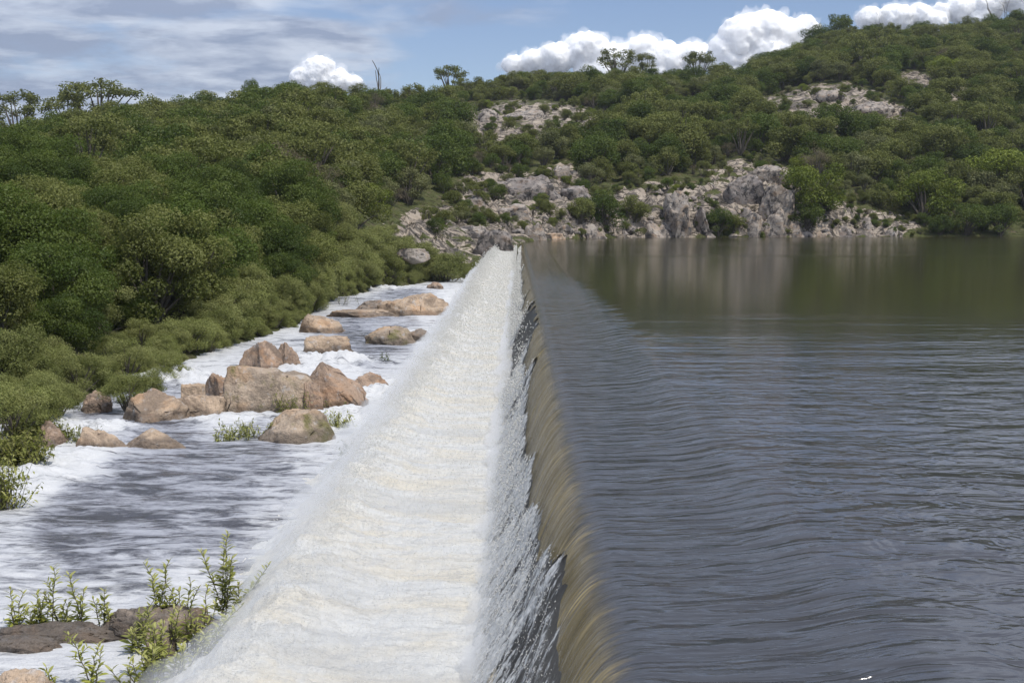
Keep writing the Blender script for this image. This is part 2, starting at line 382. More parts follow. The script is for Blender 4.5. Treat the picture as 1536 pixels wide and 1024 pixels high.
#PART2
# ------------------------------------------------------------------ world, sun, camera
SUN_EL, SUN_AZ = R(61), R(136)           # azimuth clockwise from +Y
sd = Vector((math.sin(SUN_AZ) * math.cos(SUN_EL), math.cos(SUN_AZ) * math.cos(SUN_EL), math.sin(SUN_EL)))
W = bpy.data.worlds.new('World'); scene.world = W; W.use_nodes = True
wt = W.node_tree; wt.nodes.clear()
def wn(ty, inp=None, **pr):
    nd = wt.nodes.new(ty)
    for k, v in pr.items(): setattr(nd, k, v)
    for k, v in (inp or {}).items():
        if isinstance(v, bpy.types.NodeSocket): wt.links.new(v, nd.inputs[k])
        else: nd.inputs[k].default_value = v
    return nd
sky = wn('ShaderNodeTexSky', sky_type='NISHITA', sun_disc=False, sun_elevation=SUN_EL, sun_rotation=SUN_AZ, altitude=300, air_density=1.0, dust_density=0.6, ozone_density=1.6)
dirn = wn('ShaderNodeTexCoord').outputs['Generated']
sep = wn('ShaderNodeSeparateXYZ', {0: dirn})
den = wn('ShaderNodeMath', {0: sep.outputs[2], 1: 0.10}, operation='ADD'); den = wn('ShaderNodeMath', {0: den.outputs[0], 1: 0.02}, operation='MAXIMUM').outputs[0]
cx = wn('ShaderNodeMath', {0: sep.outputs[0], 1: den}, operation='DIVIDE').outputs[0]
cy = wn('ShaderNodeMath', {0: sep.outputs[1], 1: den}, operation='DIVIDE').outputs[0]
cv = wn('ShaderNodeCombineXYZ', {0: cx, 1: cy, 2: 0.0}).outputs[0]
cn = wn('ShaderNodeTexNoise', {'Vector': cv, 'Scale': 1.25, 'Detail': 7, 'Roughness': 0.56, 'Distortion': 0.25}).outputs[0]
cn2 = wn('ShaderNodeTexNoise', {'Vector': cv, 'Scale': 2.3, 'Detail': 6, 'Roughness': 0.6, 'Distortion': 0.2}).outputs[0]
# more of the thin layer cloud towards the west (left of the dam)
west = wn('ShaderNodeMapRange', {0: sep.outputs[0], 1: 0.02, 2: -0.22, 3: -0.13, 4: 0.15}).outputs[0]
high = wn('ShaderNodeMapRange', {0: sep.outputs[2], 1: 0.135, 2: 0.28, 3: 0.0, 4: 0.24}).outputs[0]
ca = wn('ShaderNodeMath', {0: wn('ShaderNodeMath', {0: cn, 1: west}, operation='ADD').outputs[0], 1: high}, operation='ADD').outputs[0]
cm = wn('ShaderNodeMapRange', {0: ca, 1: 0.45, 2: 0.64, 3: 0.0, 4: 0.9}, interpolation_type='SMOOTHSTEP').outputs[0]
ccol = wn('ShaderNodeMix', {0: wn('ShaderNodeMapRange', {0: cn2, 1: 0.42, 2: 0.60}).outputs[0], 6: (2.7, 3.2, 4.4, 1), 7: (5.4, 5.9, 6.9, 1)}, data_type='RGBA').outputs[2]
lit = wn('ShaderNodeMapRange', {0: sep.outputs[2], 1: 0.14, 2: 0.32, 3: 1.0, 4: 1.6}).outputs[0]
ccol = wn('ShaderNodeVectorMath', {0: ccol, 3: lit}, operation='SCALE').outputs[0]
tint = wn('ShaderNodeMix', {0: 1.0, 6: sky.outputs[0], 7: (0.92, 0.90, 1.0, 1)}, data_type='RGBA', blend_type='MULTIPLY').outputs[2]
skc = wn('ShaderNodeMix', {0: cm, 6: tint, 7: ccol}, data_type='RGBA').outputs[2]
bg = wn('ShaderNodeBackground', {0: skc, 1: 0.115})
wt.links.new(bg.outputs[0], wn('ShaderNodeOutputWorld').inputs[0])

sl = bpy.data.lights.new('sun', 'SUN'); sl.energy = 3.3; sl.angle = R(0.5); sl.color = (1.0, 0.95, 0.87)
so = bpy.data.objects.new('sun', sl); COL.objects.link(so); so.rotation_euler = sd.to_track_quat('Z', 'Y').to_euler()

cam = bpy.data.cameras.new('camera'); cam.sensor_width = 36; cam.lens = 36 * F / 1536; cam.clip_end = 30000; cam.clip_start = 0.05
co = bpy.data.objects.new('camera', cam); COL.objects.link(co); co.location = CAM; co.rotation_euler = (R(90) - PITCH, 0, YAW)
scene.camera = co
vs = scene.view_settings; vs.view_transform = 'Standard'; vs.look = 'None'; vs.exposure = 0.0; vs.gamma = 1.0
scene.cycles.volume_bounces = 4; scene.cycles.max_bounces = 8; scene.cycles.transparent_max_bounces = 8; scene.cycles.use_denoising = True
scene.cycles.sample_clamp_indirect = 6

# ------------------------------------------------------------------ terrain
TAB = [
 (-1500, [(14,-3),(20,-1.5),(40,2),(90,9),(180,22),(330,32)]),
 (-700, [(20,-3),(28,-1.5),(50,1),(110,9),(200,20),(320,30)]),
 (-300, [(27,-3),(38,-1.2),(60,.6),(120,6),(200,13),(310,21)]),
 (0, [(33,-3),(45,-1),(65,.6),(120,5.6),(200,12.2),(300,20.5)]),
 (130, [(38,-3),(50,-1.5),(70,.3),(120,5.0),(200,12.6),(300,22.3)]),
 (280, [(48,-3),(58,-1.5),(75,.1),(120,4.6),(200,14.8),(305,27.6)]),
 (440, [(64,-3),(75,-1.5),(90,0),(130,6),(210,18),(315,30)]),
 (500, [(88,-3),(97,-1.5),(112,1),(150,7.5),(220,18.5),(325,31.5)]),
 (640, [(112,-3),(118,-2),(130,-.5),(160,4.5),(230,17),(340,35)]),
 (720, [(128,-1.9),(136,-1),(150,.5),(180,5.5),(250,20),(350,39)]),
 (765, [(152,-.9),(158,-.3),(164,.6),(190,6.2),(260,22),(360,41.5)]),
 (785, [(160,-.5),(163,.2),(172,1.6),(198,7.5),(264,22.6),(365,43)]),
 (800, [(167,-.1),(171,1),(180,3.5),(205,9.5),(268,23.5),(370,44)]),
 (925, [(190,0),(193,3),(200,6.5),(220,12),(280,26),(390,45.8)]),
 (1100, [(198,0),(200,4),(206,8.6),(222,12),(295,28),(410,47.3)]),
 (1180, [(199,0),(203,4.5),(210,9),(236,15),(305,32),(422,55.5)]),
 (1240, [(201,0),(204,4.5),(213,8.5),(242,16),(314,34.5),(432,65)]),
 (1350, [(204,0),(209,2.4),(222,6),(250,15),(320,36),(440,65)]),
 (1536, [(206,0),(212,1.6),(230,6),(260,15),(330,38),(460,74)]),
 (1900, [(212,0),(220,3),(238,8),(270,18),(340,42),(480,85)]),
 (3000, [(220,0),(230,3),(250,8),(290,18),(370,42),(520,85)]),
]
_tp = np.array([t[0] for t in TAB], float)
_tD = np.array([[q[0] for q in t[1]] for t in TAB], float); _tz = np.array([[q[1] for q in t[1]] for t in TAB], float)

def base_z(X, Y):
    X = np.asarray(X, float); Y = np.asarray(Y, float); sh = X.shape
    X = X.ravel(); Y = Y.ravel()
    p = np.clip(777 + F * X / np.maximum(Y, 4.0), -1500, 3000)
    Dk = np.stack([np.interp(p, _tp, _tD[:, k]) for k in range(6)], 1)
    Zk = np.stack([np.interp(p, _tp, _tz[:, k]) for k in range(6)], 1)
    D0 = Dk[:, :1]; z0 = Zk[:, :1]
    Dk = np.concatenate([D0 - 14, D0 - 4, Dk, Dk[:, -1:] + 60, Dk[:, -1:] + 500], 1)
    Zk = np.concatenate([z0 - 2.6, z0 - 1.3, Zk, Zk[:, -1:] - 3, Zk[:, -1:] * .35], 1)
    z = np.where(Y <= Dk[:, 0], Zk[:, 0], Zk[:, -1])
    for k in range(Dk.shape[1] - 1):
        m = (Y > Dk[:, k]) & (Y <= Dk[:, k + 1])
        tt = (Y - Dk[:, k]) / (Dk[:, k + 1] - Dk[:, k]); z = np.where(m, Zk[:, k] + tt * (Zk[:, k + 1] - Zk[:, k]), z)
    foot = Dk[:, 2]
    return z.reshape(sh), (Y - foot).reshape(sh), p.reshape(sh)

ELL = [(790,190,118,36),(745,196,56,26),(1040,162,28,12),(1158,158,26,12),(1250,164,95,36),(1322,184,56,32),(1158,170,34,18),(1372,126,30,18),(1440,150,16,22),(12,242,26,14),
       (775,305,105,50),(690,338,105,30),(610,362,70,20),(850,264,36,16),(850,332,75,34),(1000,320,120,46),(1130,300,80,60),(1230,332,85,30),(1310,340,65,22),(690,372,80,22)]
def rock_mask(X, Y, Z):
    px, py = proj(np.stack([X, Y, Z], -1)); m = np.zeros_like(px)
    for cx_, cy_, rx, ry in ELL:
        m = np.maximum(m, 1.25 - np.sqrt(((px - cx_) / rx) ** 2 + ((py - cy_) / ry) ** 2))
    m = np.where(Y < 55, 0, m)
    return np.clip(m * 2.2, 0, 1)

def ground_z(X, Y):
    z, df, p = base_z(X, Y)
    rough = np.clip((df + 6) / 30, 0.15, 1)
    zz = z + rough * (1.3 * fbm(X * .035, Y * .035, 2.0, 3) + 0.5 * fbm(X * .16, Y * .16, 5.0, 3))
    cl = sstep(760, 830, p) * sstep(1420, 1330, p) * sstep(-3, 2, df) * sstep(40, 16, df)
    zz = zz + cl * (1.5 * np.abs(fbm(X * .17, Y * .17, 9.0, 4)) - .3)
    return zz

px_c = np.concatenate([np.arange(-1500, -60, 24), np.arange(-60, 1600, 5), np.arange(1600, 3001, 24)])
D_r = np.concatenate([np.geomspace(7, 60, 60), np.geomspace(60.8, 150, 90), np.linspace(150.7, 235, 140), np.geomspace(236, 480, 90), np.geomspace(490, 980, 14)])
PX, DD = np.meshgrid(px_c, D_r)
TX = (PX - 777) / F * DD; TY = DD
TZ = ground_z(TX, TY)
rm = rock_mask(TX, TY, TZ)
# rocky patches get broken ledges of real relief
wp = np.stack([TX.ravel() * .13, TY.ravel() * .10, TZ.ravel() * .3], 1)
w1, w2 = worley(wp); led = ((w2 - w1).clip(0, .5) * 2).reshape(TX.shape)
lay = TZ * .55 + .9 * fbm(TX * .09, TY * .09, 7.0, 4) + .10 * TX * .3; lay = lay - np.floor(lay)
TZ = TZ + rm * (0.9 * led - .4 + 1.1 * (lay ** 2.2) - .3 + .5 * fbm(TX * .3, TY * .3, 4.0, 4)) * sstep(60, 130, TY)
ter = link('hill', mesh('hill', np.stack([TX, TY, TZ], -1).reshape(-1, 3), grid_faces(*TX.shape), M['ground'], True, {'rock': rm}))
tag(ter, kind='structure')

def ground_hit(px, py, dmin=20, dmax=470):
    d = ray(px, py); t = np.linspace(dmin, dmax, 1800) / d[1]
    P = CAM + d * t[:, None]; g = ground_z(P[:, 0], P[:, 1])
    k = np.argmax(g >= P[:, 2])
    return P[k] if g[k] >= P[k, 2] else None

# ------------------------------------------------------------------ reservoir, crest and falling sheet
def prof(n_lake=60):
    """cross-section of the water surface: (X, z, flow)"""
    xs = np.concatenate([np.geomspace(460, 4.2, 70), np.linspace(4.1, 1.0, 64)])
    return xs
def crest_z(x):
    return -0.12 * sstep(2.70, 1.85, x) - 0.035 * sstep(1.9, 1.2, x)
FACE = np.array([(1.3, -.155), (1.15, -.155), (1.0, -.155), (.90, -.155), (.84, -.162), (.74, -.19), (.64, -.235), (.555, -.32), (.47, -.44), (.385, -.60), (.31, -.78), (.24, -.97), (.165, -1.18), (.07, -1.42), (-.05, -1.68), (-.18, -1.93), (-.31, -2.18), (-.45, -2.5), (-.6, -3.0), (-.7, -3.6)])
_fs = np.concatenate([[0], np.cumsum(np.linalg.norm(np.diff(FACE, axis=0), axis=1))])
def face(s):
    from_s = np.interp(s, _fs, FACE[:, 0]), np.interp(s, _fs, FACE[:, 1])
    return from_s
_dense = np.linspace(0, _fs[-1], 400)
_dx, _dz = face(_dense)
k5 = np.ones(15) / 15
_dx = np.convolve(np.pad(_dx, 7, 'edge'), k5, 'valid'); _dz = np.convolve(np.pad(_dz, 7, 'edge'), k5, 'valid')
_nx = np.gradient(_dz); _nz = -np.gradient(_dx); _l = np.hypot(_nx, _nz); _nx /= _l; _nz /= _l    # outward = away from the concrete
if _nx[300] > 0: _nx, _nz = -_nx, -_nz
def face_s(s, off=0.0):
    return np.interp(s, _dense, _dx) + off * np.interp(s, _dense, _nx), np.interp(s, _dense, _dz) + off * np.interp(s, _dense, _nz)
def z_to_s(z): return np.interp(-z, -_dz, _dense)

def rows(y0, y1, k, mn):
    out = [y0]
    while out[-1] < y1: out.append(out[-1] + max(mn, k * abs(out[-1])))
    return np.array(out)
END = 168.0                                                           # far end of the dam
yl = np.concatenate([np.arange(-25, 5, .25), rows(5, 250, .008, .04)])
xl = prof()
LX, LY = np.meshgrid(xl, yl)
tap = sstep(END + 4, END - 2, LY)
LZ = crest_z(LX) * tap + 0.012 * fbm(LX * .9, LY * 2.2, 1.0, 3) * sstep(3.2, 1.6, LX) * sstep(1.0, 1.5, LX) * tap
tag(link('lake', mesh('lake', np.stack([LX, LY, LZ], -1).reshape(-1, 3), grid_faces(*LX.shape), M['lake'])), kind='structure')

LT = np.array([(-30, -.75), (8, -.80), (9, -.72), (10.4, -.52), (11.4, -.50), (12.4, -.70), (13.2, -.98), (14.0, -.80), (15.0, -.86), (16, -1.12), (17.6, -1.0), (18.4, -.86), (20, -1.25), (24, -1.2), (26.5, -1.0), (27.6, -.55), (28.4, -.55), (29.4, -1.1), (33, -1.15), (34.2, -.6), (35.2, -.27), (45.5, -.25), (46.6, -1.0), (52, -1.15), (54, -.42), (56, -1.0), (66, -1.1), (68, -.5), (70, -1.0), (84, -1.1), (86, -.45), (89, -1.1), (108, -.9), (111, -.5), (115, -1.0), (135, -.8), (160, -.6), (200, -.5)])
def zf(Y):                                                             # level of the white water below the fall
    return -2.32 + 1.62 * sstep(62, 160, Y) ** 1.2
def sheet_end(Y):
    z = np.interp(Y, LT[:, 0], LT[:, 1])
    z = z + .16 * perlin(Y * 1.7, 3.3) * np.clip(Y / 14, .6, 3) * .8 + .10 * perlin(Y * 6.1, 8.3)
    return np.clip(z, -1.45, -.25)
yn = np.concatenate([np.arange(-12, 5, .12), rows(5, END, .0028, .02)])
ns = 46
Y2 = np.repeat(yn[:, None], ns, 1)
se = z_to_s(sheet_end(yn))
U = np.linspace(0, 1, ns)[None, :]
S_START = float(np.interp(-1.0, -_dx, _dense))
S = S_START + U * (se[:, None] - S_START)
swell = .018 + .03 * perlin(Y2 * .9, S * .5, 2.2) * U + .010 * perlin(Y2 * 5.5, S * .9, 4.4) * U
thick = .045 - .02 * U
NX, NZ = face_s(S, 0)
nx_ = np.interp(S, _dense, _nx); nz_ = np.interp(S, _dense, _nz)
off = (swell * np.minimum(1, U * 4))
NXo, NZo = NX + nx_ * off, NZ + nz_ * off
fz = 0.0 * fbm(NXo * .9, Y2 * 2.2, 1.0, 3) * np.maximum(0, 1 - U * 5)
tag(link('overflow_water', mesh('overflow_water', np.stack([NXo, Y2, NZo + fz], -1).reshape(-1, 3), grid_faces(*NXo.shape), M['nappe'], True, {'flow': S - S_START})), kind='structure')

# concrete body: ogee section 6 cm inside the water, swept along the dam
fs = np.linspace(.0, _fs[-1], 40)
bx, bz = face_s(fs, -.035)
sec = [(3.4, -4.2), (3.4, -1.2), (2.6, -.42), (1.9, -.30), (1.3, -.22)] + [(a, b) for a, b in zip(bx, bz)] + [(-.9, -5.0), (1.0, -5.0)]
sec = np.array(sec)
yd = np.concatenate([np.arange(-12, 10, .5), np.arange(10, END + .1, .5)])
V = np.stack([np.repeat(sec[None, :, 0], len(yd), 0), np.repeat(yd[:, None], len(sec), 1), np.repeat(sec[None, :, 1], len(yd), 0)], -1)
nsx = len(sec); ii = np.arange(len(yd) * nsx).reshape(len(yd), nsx); jj = np.roll(ii, -1, 1)
Fd = np.stack([ii[:-1], ii[1:], jj[1:], jj[:-1]], -1).reshape(-1, 4)
V = V.reshape(-1, 3)
ca0, ca1 = len(V), len(V) + 1
V = np.concatenate([V, [[1.2, yd[0], -2.5], [1.2, yd[-1], -2.5]]])
caps = np.concatenate([np.stack([ii[0], jj[0], np.full(nsx, ca0)], -1), np.stack([jj[-1], ii[-1], np.full(nsx, ca1)], -1)])
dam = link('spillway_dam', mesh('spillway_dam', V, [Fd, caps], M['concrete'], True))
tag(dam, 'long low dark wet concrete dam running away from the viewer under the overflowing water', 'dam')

# torn white water on the face below the glassy sheet
WT = np.array([(-30, .50), (8.5, .48), (10, .42), (11.6, .40), (12.4, .80), (16, .95), (19, .75), (23, .95), (26.6, .9), (27.4, .35), (28.3, .30), (29.4, 1.0), (33.6, 1.0), (34.6, .45), (36, -.2), (44, -.2), (46, .7), (52, .9), (54, .3), (56, .9), (67, .8), (68.5, .3), (71, .9), (85, .9), (87, .3), (90, 1), (110, .6), (112, .2), (116, .8), (200, .6)])
yw = rows(4, END, .0022, .015)
nw = 110
Yw = np.repeat(yw[:, None], nw, 1)
s0 = z_to_s(sheet_end(yw) + .08); s1 = z_to_s(zf(yw) - .25); s1 = np.maximum(s1, s0 + .05)
Sw = s0[:, None] + np.linspace(0, 1, nw)[None] * (s1 - s0)[:, None]
fr = np.repeat(np.linspace(0, 1, nw)[None], len(yw), 0)
pres = np.interp(yw, WT[:, 0], WT[:, 1])[:, None]
nzv = fbm(Yw * 3.2, Sw * 1.0, 3.0, 4, .6) + .7 * fbm(Yw * 9, Sw * 2.2, 6.0, 3, .6)
val = pres + .34 * fr + nzv * .75 - .38 - .55 * np.exp(-fr / .05)
offw = .02 + .05 * np.clip(val, 0, 1.2) + .04 * np.abs(fbm(Yw * 6, Sw * .8, 7.7, 3, .5)) + .10 * fr * fr
Xw, Zw = face_s(Sw, 0)
Xw = Xw + np.interp(Sw, _dense, _nx) * offw; Zw = Zw + np.interp(Sw, _dense, _nz) * offw
Fw = grid_faces(len(yw), nw); keep = (val.ravel()[Fw].mean(1) > -.25)
tag(link('falling_white_water', mesh('falling_white_water', np.stack([Xw, Yw, Zw], -1).reshape(-1, 3), Fw[keep], M['torn'], True, {'flow': Sw, 'cover': val})), kind='stuff')

# ------------------------------------------------------------------ white water apron with its spray ridge
def ridge_wob(y): return .42 * perlin(y * .36, 1.1) + .22 * perlin(y * .95, 3.7)
ya = rows(5.5, 175, .0042, .03)
ua = np.concatenate([np.linspace(0, 1, 150), np.linspace(1, 1.45, 70)[1:]])
UA, YA = np.meshgrid(ua, ya)
ZF = zf(YA); H = 2.8 - ZF
far = sstep(60, 120, YA)
Xb = -.045 * H; Xr = -(.63 + .12 * far) * H; Xt = Xr - 1.45 + .7 * far
XA = np.where(UA <= 1, Xb + (Xr - Xb) * UA, Xr + (Xt - Xr) * (UA - 1) / .45)
wob = ridge_wob(YA) + .10 * perlin(YA * 1.9, 6.1)
XA = XA + wob * np.clip(UA - .3, 0, 1)
streak = fbm(XA * .7, YA * 3.2, 1.0, 4, .55)
chaos = fbm(XA * 2.2, YA * 2.2, 5.0, 5, .58)
spike = np.abs(fbm(XA * 5.0, YA * 5.0, 8.0, 3, .6))
roll = perlin(XA * .9 + 3, YA * .55, 4.0)
ramp = np.clip(UA, 0, 1)
amp = .18 + 1.0 * ramp ** 2
ZA = ZF + .035 * streak * (1 - .6 * ramp) + .020 * fbm(XA * 9, YA * 12, 3.0, 2, .6) + amp * (.085 * chaos + .030 * spike + .15 * roll * ramp + .05 * fbm(XA * 1.1, YA * 2.6, 12.0, 4, .6)) + (.22 + .22 * perlin(YA * .7, 30.1) + .12 * perlin(YA * 1.9, 33.3)) * np.exp(-((UA - .93) / .22) ** 2) + np.exp(-(UA / .07) ** 2) * np.clip(.13 + .25 * fbm(YA * 1.6, XA * 2.0, 21.0, 4, .6), 0, .4)
fall = np.clip((UA - 1) / .45, 0, 1)
lowz = np.where(YA > 128, np.minimum(ZF - .5, -1.8), -3.06)
ZA = np.where(UA > 1, ZA * (1 - sstep(0, 1, fall)) + (lowz + .10 * chaos) * sstep(0, 1, fall), ZA)
tag(link('white_water', mesh('white_water', np.stack([XA, YA, ZA], -1).reshape(-1, 3), grid_faces(*XA.shape), M['foam'])), kind='stuff')

# fine mist hanging over the ridge
ym = rows(6.5, 120, .012, .12); na_ = 20; am = np.linspace(0, 2 * np.pi, na_, endpoint=False)
AM, YM = np.meshgrid(am, ym); zfm = zf(YM); Hm = 2.8 - zfm; fm = sstep(60, 120, YM)
rad = (.44 + .28 * perlin(YM * .55, 2.2) + .16 * perlin(YM * 1.6, 5.2) + .10 * fbm(np.cos(AM) * 1.5, YM * .9, np.sin(AM) * 1.5, 3)) * np.clip((120 - YM) / 20, .02, 1) * np.clip((YM - 6.4) / 1.0, .02, 1) * np.interp(YM, [10, 26], [.62, 1.0])
XM = -(.63 + .12 * fm) * Hm - .22 + ridge_wob(YM) + np.cos(AM) * rad * 1.1; ZM = zfm + .14 + np.sin(AM) * rad * .85
im = np.arange(XM.size).reshape(XM.shape); jm = np.roll(im, -1, 1)
cap0, cap1 = XM.size, XM.size + 1
VM = np.concatenate([np.stack([XM, YM, ZM], -1).reshape(-1, 3), [[XM[0].mean(), ym[0], ZM[0].mean()], [XM[-1].mean(), ym[-1], ZM[-1].mean()]]])
FM = [np.stack([im[:-1], im[1:], jm[1:], jm[:-1]], -1).reshape(-1, 4), np.concatenate([np.stack([im[0], jm[0], np.full(na_, cap0)], -1), np.stack([jm[-1], im[-1], np.full(na_, cap1)], -1)])]
mm = bpy.data.materials.new('fine_mist'); mm.use_nodes = True; mm.node_tree.nodes.clear()
pvm = mm.node_tree.nodes.new('ShaderNodeVolumePrincipled'); pvm.inputs['Color'].default_value = (.97, .97, .97, 1); pvm.inputs['Density'].default_value = 0.58; pvm.inputs['Anisotropy'].default_value = 0.2
mm.node_tree.links.new(pvm.outputs[0], mm.node_tree.nodes.new('ShaderNodeOutputMaterial').inputs['Volume'])
tag(link('mist', mesh('mist', VM, FM, mm)), kind='stuff')
rad2 = (.20 + .22 * perlin(YM * .9, 12.2) + .14 * perlin(YM * 2.4, 15.2) + .08 * fbm(np.cos(AM) * 1.5, YM * 1.9, np.sin(AM) * 1.5 + 4, 3)).clip(.03, 1) * np.clip((120 - YM) / 20, .02, 1) * np.clip((YM - 6.4) / 1.0, .02, 1)
XM2 = -.045 * Hm - .10 + np.cos(AM) * rad2 * 1.5; ZM2 = zfm + .10 + np.sin(AM) * rad2
VM2 = np.concatenate([np.stack([XM2, YM, ZM2], -1).reshape(-1, 3), [[XM2[0].mean(), ym[0], ZM2[0].mean()], [XM2[-1].mean(), ym[-1], ZM2[-1].mean()]]])
mm2 = mm.copy(); mm2.name = 'splash_mist'
for nd in mm2.node_tree.nodes:
    if nd.type == 'PRINCIPLED_VOLUME': nd.inputs['Density'].default_value = 1.5
tag(link('mist', mesh('mist', VM2, FM, mm2)), kind='stuff')

# spray: thrown drops above the ridge, at the foot of the fall and on the torn face
def drops(n):
    Yd = np.exp(RNG.uniform(math.log(7), math.log(150), n))
    zfv = zf(Yd); Hh = 2.8 - zfv; fr_ = sstep(60, 120, Yd)
    kind = RNG.random(n)
    u = np.where(kind < .34, RNG.normal(.98, .12, n), np.where(kind < .44, np.abs(RNG.normal(0, .05, n)), RNG.uniform(.05, 1.05, n)))
    xb = -.045 * Hh; xr = -(.63 + .12 * fr_) * Hh
    X = xb + (xr - xb) * u + np.where(kind < .34, ridge_wob(Yd), 0)
    up = np.where(kind < .34, np.abs(RNG.normal(0, .26, n)), np.where(kind < .44, np.abs(RNG.normal(0, .18, n)), np.abs(RNG.normal(0, .06, n))))
    Z = zfv + .22 * np.exp(-((u - .93) / .22) ** 2) + .02 + up - np.where(u > 1, (u - 1) * 2.0, 0)
    # drops in front of the dark face
    kf = kind > .80
    sf = z_to_s(zfv) * 0 + RNG.uniform(0, 1, n)
    pr = np.interp(Yd, WT[:, 0], WT[:, 1]).clip(.06, 1)
    se_ = z_to_s(sheet_end(Yd)); sf = se_ + (z_to_s(zfv) - se_) * sf
    fx, fzv = face_s(sf, .05); of = np.abs(RNG.normal(.05, .07, n))
    X = np.where(kf, fx - of, X); Z = np.where(kf, fzv + of * .3, Z)
    ok = (~kf) | (RNG.random(n) < pr)
    size = np.maximum(Yd, 9) / 1200 * RNG.uniform(.18, .50, n) * np.where(kf, 1.3, 1)
    vel = np.stack([RNG.normal(-.6, .5, n), RNG.normal(0, .4, n), RNG.normal(-.1, .8, n)], 1)
    vel[kf] = np.stack([RNG.normal(-.35, .15, n), RNG.normal(0, .12, n), np.full(n, -1.0)], 1)[kf]
    vel /= np.linalg.norm(vel, axis=1)[:, None]
    P = np.stack([X, Yd, Z], 1)[ok]; vel = vel[ok]; size = size[ok]; L = size * RNG.uniform(1.2, 2.6, len(size))
    a = np.cross(vel, RNG.normal(size=vel.shape)); a /= np.linalg.norm(a, axis=1)[:, None]; b = np.cross(vel, a)
    Vd = np.stack([P + vel * L[:, None], P - vel * L[:, None], P + a * size[:, None], P - a * size[:, None], P + b * size[:, None], P - b * size[:, None]], 1)
    f = np.array([(0, 2, 4), (0, 4, 3), (0, 3, 5), (0, 5, 2), (1, 4, 2), (1, 3, 4), (1, 5, 3), (1, 2, 5)])
    Fx = (f[None] + np.arange(len(P))[:, None, None] * 6).reshape(-1, 3)
    return Vd.reshape(-1, 3), Fx
Vd, Fx = drops(110000)
tag(link('spray', mesh('spray', Vd, Fx, M['drop'])), kind='stuff')

# ------------------------------------------------------------------ river below the dam
FOAMPTS = [(30,700,1.0),(90,688,1.0),(10,740,1.0),(130,672,.95),(60,725,1.0),(0,770,.7),(110,760,.25),(200,720,.22),(300,690,.32),(330,730,.38),(90,800,.25),(200,800,.38),(300,790,.42),(160,770,.18),(60,850,.68),(30,830,.65),(200,860,.6),(130,835,.4),(150,900,.78),(300,880,.8),(60,900,.78),(30,960,.78),(150,970,.78),(280,960,.78),(200,1010,.78),(420,720,.55),(420,790,.7),(470,690,.72),(520,650,.95),(380,680,.42),(250,645,.35),(330,630,.8),(200,640,.45),(120,645,1.0),(90,650,.9),(570,610,1.0),(560,585,1.0),(490,540,1.0),(520,560,.9),(450,560,.9),(540,545,.5),(600,540,.7),(560,520,.35),(640,500,.9),(520,500,.25),(600,485,.55),(680,460,1.0),(560,475,.4),(490,500,.6),(450,495,.85),(650,480,.8),(500,450,.6),(520,437,.9),(570,432,1.0),(640,428,.8),(480,460,.8),(600,440,.35),(700,440,1.0),(270,572,1.0),(250,590,.5),(150,630,.35)]
fpw = np.array([[*on_z(a, b, -3.0)[:2], v] for a, b, v in FOAMPTS])
MOUNDS = [(492,546,.55,1.5),(270,574,.6,1.3),(115,650,.45,1.2),(45,712,.22,1.3),(100,686,.2,.9),(565,592,.40,1.2),(545,628,.35,1.4),(655,452,.35,2.2),(560,434,.4,2.5),(345,632,.25,.9),(455,560,.3,1.2)]
yr = rows(8, 150, .006, .07)
ur = np.linspace(-3.2 / 1, 0, 2)
xr_ = np.linspace(0, 1, 330) ** 1.15
RXX = np.empty((len(yr), len(xr_)))
for i, y in enumerate(yr):
    x0 = -2.75; x1 = min(-16, -.50 * y - 4)
    RXX[i] = x0 + (x1 - x0) * xr_
RY = np.repeat(yr[:, None], len(xr_), 1)
d2 = np.full(RXX.shape, 0.0); wsum = np.zeros(RXX.shape)
uu = RXX / RY * 1800; lv = np.log(RY) * 600          # distances measured roughly in bearing / log-depth so that near and far are weighed alike
for X_, Y_, v in fpw:
    w = 1 / ((uu - X_ / Y_ * 1800) ** 2 + (lv - math.log(Y_) * 600) ** 2 + 260) ** 2
    d2 += w * v; wsum += w
FOAM = d2 / wsum
RZ = -3.0 + .09 * fbm(RXX * .45, RY * 1.7, 2.0, 4) + .03 * fbm(RXX * 2, RY * 4, 3.0, 3) * FOAM
for a, b, h, r in MOUNDS:
    c = on_z(a, b, -3.0); g = np.exp(-(((RXX - c[0]) / (r * 1.5)) ** 2 + ((RY - c[1]) / (r * 1.1)) ** 2))
    RZ += g * (h * (.8 + .6 * fbm(RXX * 2.2, RY * 2.2, 3.3, 4))); FOAM = np.maximum(FOAM, np.clip(1.5 * g, 0, 1))
river = link('river', mesh('river', np.stack([RXX, RY, RZ], -1).reshape(-1, 3), grid_faces(*RXX.shape), M['river'], True, {'foam': FOAM}))
tag(river, kind='structure')
#PART3
# ------------------------------------------------------------------ rocks
import bmesh
_ico = {}
def ico(sub):
    if sub not in _ico:
        bm = bmesh.new(); bmesh.ops.create_icosphere(bm, subdivisions=sub, radius=1.0)
        bm.verts.ensure_lookup_table()
        _ico[sub] = (np.array([v.co[:] for v in bm.verts]), np.array([[v.index for v in f.verts] for f in bm.faces])); bm.free()
    return _ico[sub]

